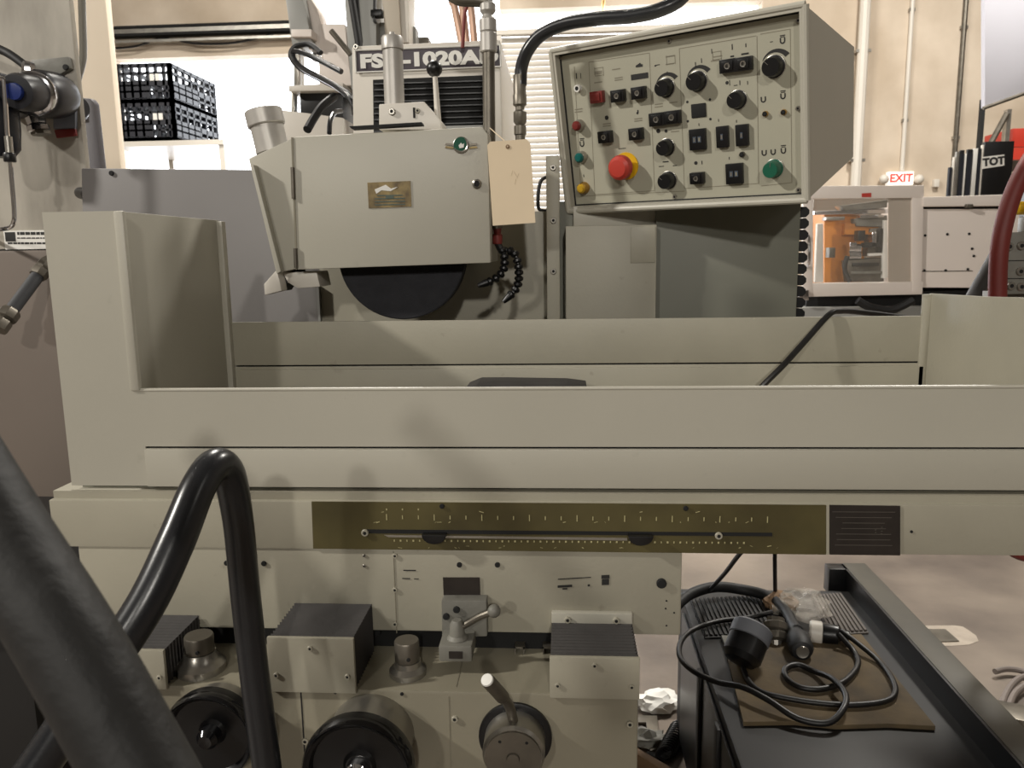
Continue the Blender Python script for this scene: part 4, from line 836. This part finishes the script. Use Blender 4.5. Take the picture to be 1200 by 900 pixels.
# pallet rack upright at far right
YQ = 7.0
rq = thing('pallet_rack', 'dark steel pallet rack with red beam at the right wall', 'rack', (xat(1160, YQ), YQ, 0))
for px in (1149, 1210): MB().box(xat(px, YQ, 150), xat(px+4, YQ, 150), YQ, YQ+.05, 0, zat(116 if px < 1200 else 60, YQ, px)).build('upright', DSTEEL if px > 1160 else DARK, rq)
MB().cyl(PY(1160, 170, YQ), PY(1180, 133, YQ), .025, 8).build('brace', DSTEEL, rq)
pbox(1179, 128, 1184, 175, YQ, YQ+.06).build('upright', STEEL, rq)
pbox(1174, 172, 1300, 186, YQ-.02, YQ+.06).build('beam', REDR, rq)
pbox(1150, 186, 1300, 200, YQ+.5, YQ+.56).build('beam', DSTEEL, rq)
tag(pbox(1186, 150, 1215, 172, YQ+.05, YQ+.5, .01).build('red_tool_box', REDR), 'red box sitting on the red rack beam', 'box')
YH = 5.6
hd = thing('hanging_hood', 'bluish white sheet-metal hood hanging from the ceiling', 'hood', (xat(1200, YH, 60), YH, zat(125, YH, 1155)))
MB().prism([PY(1154, -60, YH), PY(1154, 126, YH), PY(1215, 105, YH), PY(1330, 105, YH), PY(1330, -60, YH)], (0, .05, 0), .005).build('hood_shell', BLUEW, hd)
MB().tube([PY(1152, 127, YH-.01), PY(1216, 104, YH-.01)], .012, 8).build('lower_edge', DSTEEL, hd)
for px in (1170, 1300): MB().cyl(PY(px, -55, YH+.025), Vector((PY(px, -55, YH+.025).x, YH+.025, ZC)), .012, 8).build('hanger_rod', STEEL, hd)
rh = thing('red_hose', 'thick dark red hose hanging in a loop beside the valve block', 'hose', PY(1170, 655, 1.62))
MB().tube([Vector((1.55, 1.79, zat(344, 1.72, 1190)-.005)), Vector((1.53, 1.76, 1.45))]+pl([(1290, 120, 1.66), (1245, 140, 1.65), (1212, 180, 1.64), (1188, 225, 1.63), (1173, 280, 1.62), (1169, 340, 1.62), (1170, 430, 1.62), (1166, 540, 1.62), (1168, 610, 1.62), (1186, 642, 1.62), (1220, 646, 1.62), (1270, 600, 1.62)])+[Vector((1.35, 1.72, .78)), Vector((1.51, 1.78, .80))], .0165, 18).build('hose', REDHOSE, rh)
vb = thing('valve_block', 'grey hydraulic valve block with socket bolts beside the red hose', 'valve', PY(1210, 345, 1.72))
vx0 = xat(1178, 1.72, 310); vz1 = zat(272, 1.72, 1190)
MB().box(vx0+.004, vx0+.16, 1.72, 1.745, zat(345, 1.72, 1190), vz1, .004).build('lower_body', CASTG, vb)
MB().box(vx0+.03, vx0+.15, 1.725, 1.745, vz1, vz1+.03, .004).build('upper_body', PAINTG, vb)
MB().cyl((vx0+.05, 1.735, vz1+.03), (vx0+.05, 1.735, vz1+.07), .012, 14).build('port', STEEL, vb)
MB().box(vx0+.02, 1.6, 1.74, 1.84, zat(344, 1.72, 1190)-.06, zat(344, 1.72, 1190)).box(1.5, 1.6, 1.74, 1.84, 0, zat(344, 1.72, 1190)-.06).build('support_arm', DSTEEL, vb)
for x, y in ((1182, 289), (1196, 288), (1195, 318), (1196, 336), (1184, 335), (1210, 290)):
    p = PY(x, y, 1.72); screw(vb, p, .0085, SCREW, name='socket_bolt')
for y in (326, 305): pbox(1178, y, 1205, y+.8, 1.7185, 1.721).build('joint_line', DARK, vb)
ml = thing('solenoid_valve', 'black solenoid coil with yellow plug above the grey valve block', 'solenoid', (vx0+.12, 1.8, vz1+.03))
MB().box(vx0+.06, vx0+.2, 1.745, 1.80, vz1+.03, vz1+.12, .006).build('coil', BLACK, ml)
MB().cyl((vx0+.022, 1.765, vz1+.05), (vx0+.06, 1.765, vz1+.05), .014, 14).build('yellow_plug', YELLOW, ml)
MB().tube([(vx0+.1, 1.8, vz1+.12), (vx0+.09, 1.8, vz1+.16), (vx0+.14, 1.8, vz1+.2), (vx0+.25, 1.8, vz1+.2)], .01, 10).build('lead', RUBBER, ml)
tag(MB().cyl(PY(1140, 350, 1.9), PY(1168, 300, 1.9), .017, 16).build('grey_hose', mat('grey_rubber', (90, 90, 92), .5)), 'grey rubber hose leaning behind the dark red hose', 'hose')
# ================================================================== COOLANT TANK AND WHAT LIES ON IT
ZK = .42; tx0, tx1, ty0, ty1 = .301, .742, .80, 2.0
tkk = thing('coolant_tank', 'low black metal tank with raised right lip beside the grinder', 'tank', (.52, 1.4, 0))
MB().box(tx0, tx1, ty0, ty1, .03, ZK, .006).build('tank_body', TANKM, tkk)
MB().box(tx1-.004, tx1+.055, ty0, ty1+.06, .03, ZK+.052, .003).build('raised_lip', TANKL, tkk)
MB().box(tx1-.009, tx1-.004, ty0, ty1+.055, ZK-.01, ZK+.050).build('lip_inner', BLACK, tkk)
MB().box(tx1-.05, tx1, ty1+.02, ty1+.06, ZK-.02, ZK+.05, .002).build('lip_end', BLACK, tkk)
MB().box(tx0+.06, tx1-.06, ty0, ty0+.33, ZK, ZK+.004).build('front_cover', TANKM, tkk)
for x in (tx0+.03, tx1-.08):
    for y in (ty0+.05, ty1-.1): MB().box(x, x+.05, y, y+.05, 0, .03).build('foot', BLACK, tkk)
MB().prism([(tx0-.001, 1.1, .05), (tx0-.001, 1.9, .05), (tx0-.001, 1.9, .40), (tx0-.001, 1.1, .40)], (-.006, 0, 0), .002).build('side_panel', BLACK, tkk)
for k in range(3): MB().box(tx0-.014, tx0-.006, 1.2+.2*k, 1.23+.2*k, .05, .4, .002).build('stiffener', TANKM, tkk)
cs = MB().cyl((tx0-.035, 1.43, .085), (tx0-.012, 1.43, .085), .085, 28, .008).build('swivel_wheel', BLACK, tkk)
MB().cyl((tx0-.037, 1.43, .085), (tx0-.034, 1.43, .085), .03, 16).build('wheel_hub', DSTEEL, cs)
def zp(x, y, h=0): return PZ(x, y, ZK+h)
def ribmat(q, n_, label):
    t = thing('ribbed_mat', label, 'mat', zp(*q[0]), 'ribbed mats on the tank')
    P = [zp(*a) for a in q]
    MB().prism(P, (0, 0, .004), .001).build('mat_base', MATR, t)
    r = MB()
    for k in range(n_):
        u = (k+.5)/n_; a_ = P[0].lerp(P[1], u)+Vector((0, -.006, .006)); b_ = P[3].lerp(P[2], u)+Vector((0, .006, .006)); d = (b_-a_)/2
        r.obox((a_+b_)/2, d, Vector((0, 0, .0025)), Vector((.0028, 0, 0)))
    r.build('mat_ribs', MATR, t, kind='stuff')
ribmat([(808, 703), (906, 699), (938, 746), (826, 749)], 20, 'black ribbed rubber mat on the tank under the thick cord')
ribmat([(950, 699), (985, 697), (1018, 743), (972, 746)], 9, 'worn grey-brown ribbed mat against the tank lip')
bpy.data.objects['mat_base.001'].data.materials[0] = bpy.data.objects['mat_ribs.001'].data.materials[0] = mat('ribbed_rubber_worn', (86, 78, 72), .65, var=.3)
cb = MB(); rnd = [zp(*a, .001) for a in ((848, 757), (1009, 747), (1096, 856), (1040, 853), (980, 855), (930, 850), (871, 851))]
tag(cb.prism(rnd, (0, 0, .009), .001).build('cardboard_sheet', CARD), 'stained brown cardboard sheet lying on the black tank', 'cardboard')
ZQ = .012
def cpl(pts, r): return [PZ(x, y, ZK+ZQ+r) for x, y in pts]
r1 = .0058
def cord(name, pts, r, label, lift=None, m=CORD):
    P = cpl(pts, r)
    if lift:
        for i, h in lift.items(): P[i].z += h
    return tag(MB().tube(P, r, 12, smooth=7).build(name, m), label, 'cord')
cord('appliance_cord', [(985, 749), (1005, 760), (1030, 775), (1045, 795), (1049, 812), (1036, 822), (1000, 826), (960, 824), (920, 818), (893, 811), (879, 800), (872, 786), (871, 774)], .0056, 'black cord sweeping in a wide arc over the cardboard to the plug', {0: .02, 1: .012, 12: .01})
cord('looped_cord', [(982, 753), (1001, 764), (1005, 780), (990, 798), (965, 807), (940, 806), (923, 796), (920, 784), (935, 779), (955, 787), (975, 803), (990, 822), (988, 838), (970, 847), (935, 842), (900, 827), (870, 813), (840, 799), (812, 786), (797, 770), (798, 752), (812, 738), (842, 728), (876, 724), (905, 722)], .006, 'brown-black cord twisted into a small loop on the cardboard', {0: .02, 10: .014, 11: .016, 12: .013, 14: .0, 15: .012, 16: .014, 24: .01})
cord('thick_cable', [(770, 735), (797, 710), (815, 699), (840, 693), (870, 691), (898, 698), (918, 713), (929, 732), (934, 745)], .0135, 'thick grey-black cable arching over the ribbed mat', {1: .01, 2: .012, 3: .012, 8: .012}, RUBBER)
for nm, pts, lb in (('drop_cord', [(880, 636, 1.5), (866, 650, 1.6), (850, 671, 1.75), (832, 691, 1.9)], 'thin black cord slanting down from under the table to the mat'), ('drop_cord', [(908, 630, 1.85), (908, 660, 1.87), (908.5, 700, 1.9)], 'thin black cord hanging straight down behind the tank')):
    tag(MB().tube(pl(pts), .005, 10).build(nm, CORD), lb, 'cord')
# connectors
c = zp(874, 757, .055)
t = thing('round_plug', 'black round plug with grey collar standing on the cardboard', 'plug', zp(878, 775))
dv = Vector((.35, .45, .5)).normalized()
MB().lathe([(.014, -.040), (.031, -.036), (.041, -.024), (.041, .014), (.034, .019)], c, dv, 22).build('plug_body', BLACK, t)
MB().lathe([(.038, .012), (.043, .016), (.043, .043), (.037, .048), (0, .048)], c, dv, 22).build('plug_collar', mat('plug_grey', (104, 106, 112), .5), t)
t = thing('metal_connector', 'dull silver ribbed connector between the plugs', 'plug', zp(908, 748))
c = zp(909, 738, .03); MB().lathe([(.014, -.026), (.026, -.022), (.028, -.008), (.022, -.004), (.027, 0), (.027, .014), (.020, .018), (.02, .026)], c, (.1, .5, .6), 9).build('shell', DSTEEL, t)
MB().lathe([(.012, -.04), (.014, -.026)], c, (.1, .5, .6), 10).build('clamp', STEEL, t)
t = thing('cable_end', 'dark grey barrel connector facing forward at the end of thick cable', 'plug', zp(937, 760))
c = zp(936, 752, .03); MB().lathe([(.013, -.046), (.021, -.042), (.026, -.03), (.026, .01), (.018, .03), (.016, .05)], c, (.1, .95, .0), 20).build('barrel', RUBBER, t)
MB().lathe([(.010, -.047), (.013, -.048), (.014, -.045)], c, (.1, .95, 0), 18).build('pin_insert', STEEL, t)
t = thing('extension_plug', 'black and white plug lying on the cardboard edge near the bag', 'plug', zp(965, 750))
c = zp(965, 742, .026); dv = Vector((.9, -.25, 0)).normalized()
MB().lathe([(.022, -.03), (.025, -.026), (.025, -.004), (.022, -.002)], c, dv, 18).build('white_end', OFFW, t)
MB().lathe([(.022, -.004), (.0235, 0), (.021, .03), (.013, .034), (.011, .052)], c, dv, 18).build('plug_body', BLACK, t)
# plastic bag
def crumple(c, r, sc, amp, m, name, seed=0, sub=3):
    bm = bmesh.new(); bmesh.ops.create_icosphere(bm, subdivisions=sub, radius=1)
    for v in bm.verts:
        n_ = noise.noise(v.co*2.3+Vector((seed, 0, 0)))+.6*noise.noise(v.co*5.1+Vector((0, seed, 0)))
        v.co = v.co*(1+amp*n_); v.co = Vector((v.co.x*sc[0], v.co.y*sc[1], max(v.co.z, -.5)*sc[2]))*r+Vector(c)
    mb = MB(); mb.bm.free(); mb.bm = bm; return mb.build(name, m)
bagc = zp(940, 712, .025); tag(crumple(bagc, .05, (1.15, 1.1, .75), .5, BAG, 'plastic_bag', 3), 'crumpled clear plastic bag behind the connectors on the tank', 'bag')
tag(crumple(zp(915, 706, .02), .035, (1.1, 1.0, .7), .4, WOOD, 'brown_rag', 7), 'small brown rag showing beside the clear bag', 'rag')
tag(MB().box(zp(868, 770).x-.028, zp(868, 770).x+.0, 1.62, 1.72, ZK+.001, ZK+.012, .002).build('plug_bracket', CASTG), 'small grey metal bracket beside the round plug', 'bracket')
# ================================================================== FLOOR CLUTTER
def fz(x, y, h=0): return PZ(x, y, h)
pt = thing('floor_plate', 'small square steel plate set in a pale patch of floor', 'plate', fz(1102, 746))
MB().prism([fz(1079, 738, .001), fz(1108, 738, .001), fz(1124, 752, .001), fz(1091, 753, .001)], (0, 0, .003)).build('plate', DSTEEL, pt)
mm_ = MB(); pts = []
for k in range(16):
    a_ = 2*math.pi*k/16; pts.append(fz(1102+(42+7*math.sin(3*a_))*math.cos(a_), 745+(15+3*math.cos(2*a_))*math.sin(a_), .0004))
mm_.prism(pts, (0, 0, .0005)).build('mortar_patch', mat('mortar', (172, 160, 146), .8, var=.2, scale=20), pt)
tag(crumple(fz(770, 822, .02), .055, (1.1, .8, .5), .5, PAPER, 'crumpled_paper', 11), 'crumpled white paper on the floor between grinder and tank', 'paper')
tag(crumple(fz(757, 866, .015), .05, (1.2, .6, .5), .5, CASTG, 'metal_scrap', 5), 'grey bent metal scrap on the floor beside the grinder base', 'scrap')
tag(MB().prism([fz(748, 842, .001), fz(770, 842, .001), fz(773, 880, .001), fz(762, 884, .001), fz(757, 850, .001), fz(748, 850, .001)], (0, 0, .01), .001).build('dark_bracket', DSTEEL), 'dark L-shaped bracket flat on the floor beside the grinder', 'bracket')
tag(MB().obox(fz(756, 893, .02), (.05, -.05, 0), (.008, .008, 0), (0, 0, .018), .003).build('wood_offcut', WOOD), 'short brown wood offcut on the floor by the grinder', 'wood')
cpts = []
for k in range(90):
    t_ = k/89; b_ = fz(795, 852, .03).lerp(fz(778, 884, .03), t_); cpts.append(b_+Vector((.02*math.cos(k*.9), .0, .02*math.sin(k*.9))))
tag(MB().tube(cpts, .003, 6, smooth=2).build('coiled_cord', CORD), 'tightly coiled thin black cord on the floor beside the tank', 'cord')
tag(MB().tube([fz(800, 868, .01), fz(790, 882, .01), fz(775, 886, .01), fz(758, 884, .012)], .008, 8).build('power_cord', CORD), 'short black cord lying on the floor in front of the coil', 'cord')
for nm, pts, lb in (('curved_tube', [(1166, 787), (1180, 784), (1200, 787), (1230, 800)], 'grey curved tube lying furthest out on the right floor'), ('curved_tube', [(1173, 832), (1178, 815), (1188, 800), (1203, 792), (1230, 790)], 'grey tube bending from the steel clamp on the floor'), ('curved_tube', [(1181, 834), (1186, 818), (1194, 808), (1210, 800), (1240, 800)], 'inner grey tube running parallel from the steel clamp')):
    tag(MB().tube([fz(x, y, .02) for x, y in pts], .009, 10).build(nm, mat('tube_grey', (120, 110, 104), .5) if 'tube_grey' not in bpy.data.materials else bpy.data.materials['tube_grey']), lb, 'tube')
tag(MB().obox(fz(1184, 843, .03), (.05, -.02, 0), (.02, .04, 0), (0, 0, .028), .006).build('steel_clamp', DSTEEL), 'dark steel clamp block holding tubes on the floor', 'clamp')
for o in COL.objects:
    if '_o' in o: del o['_o']
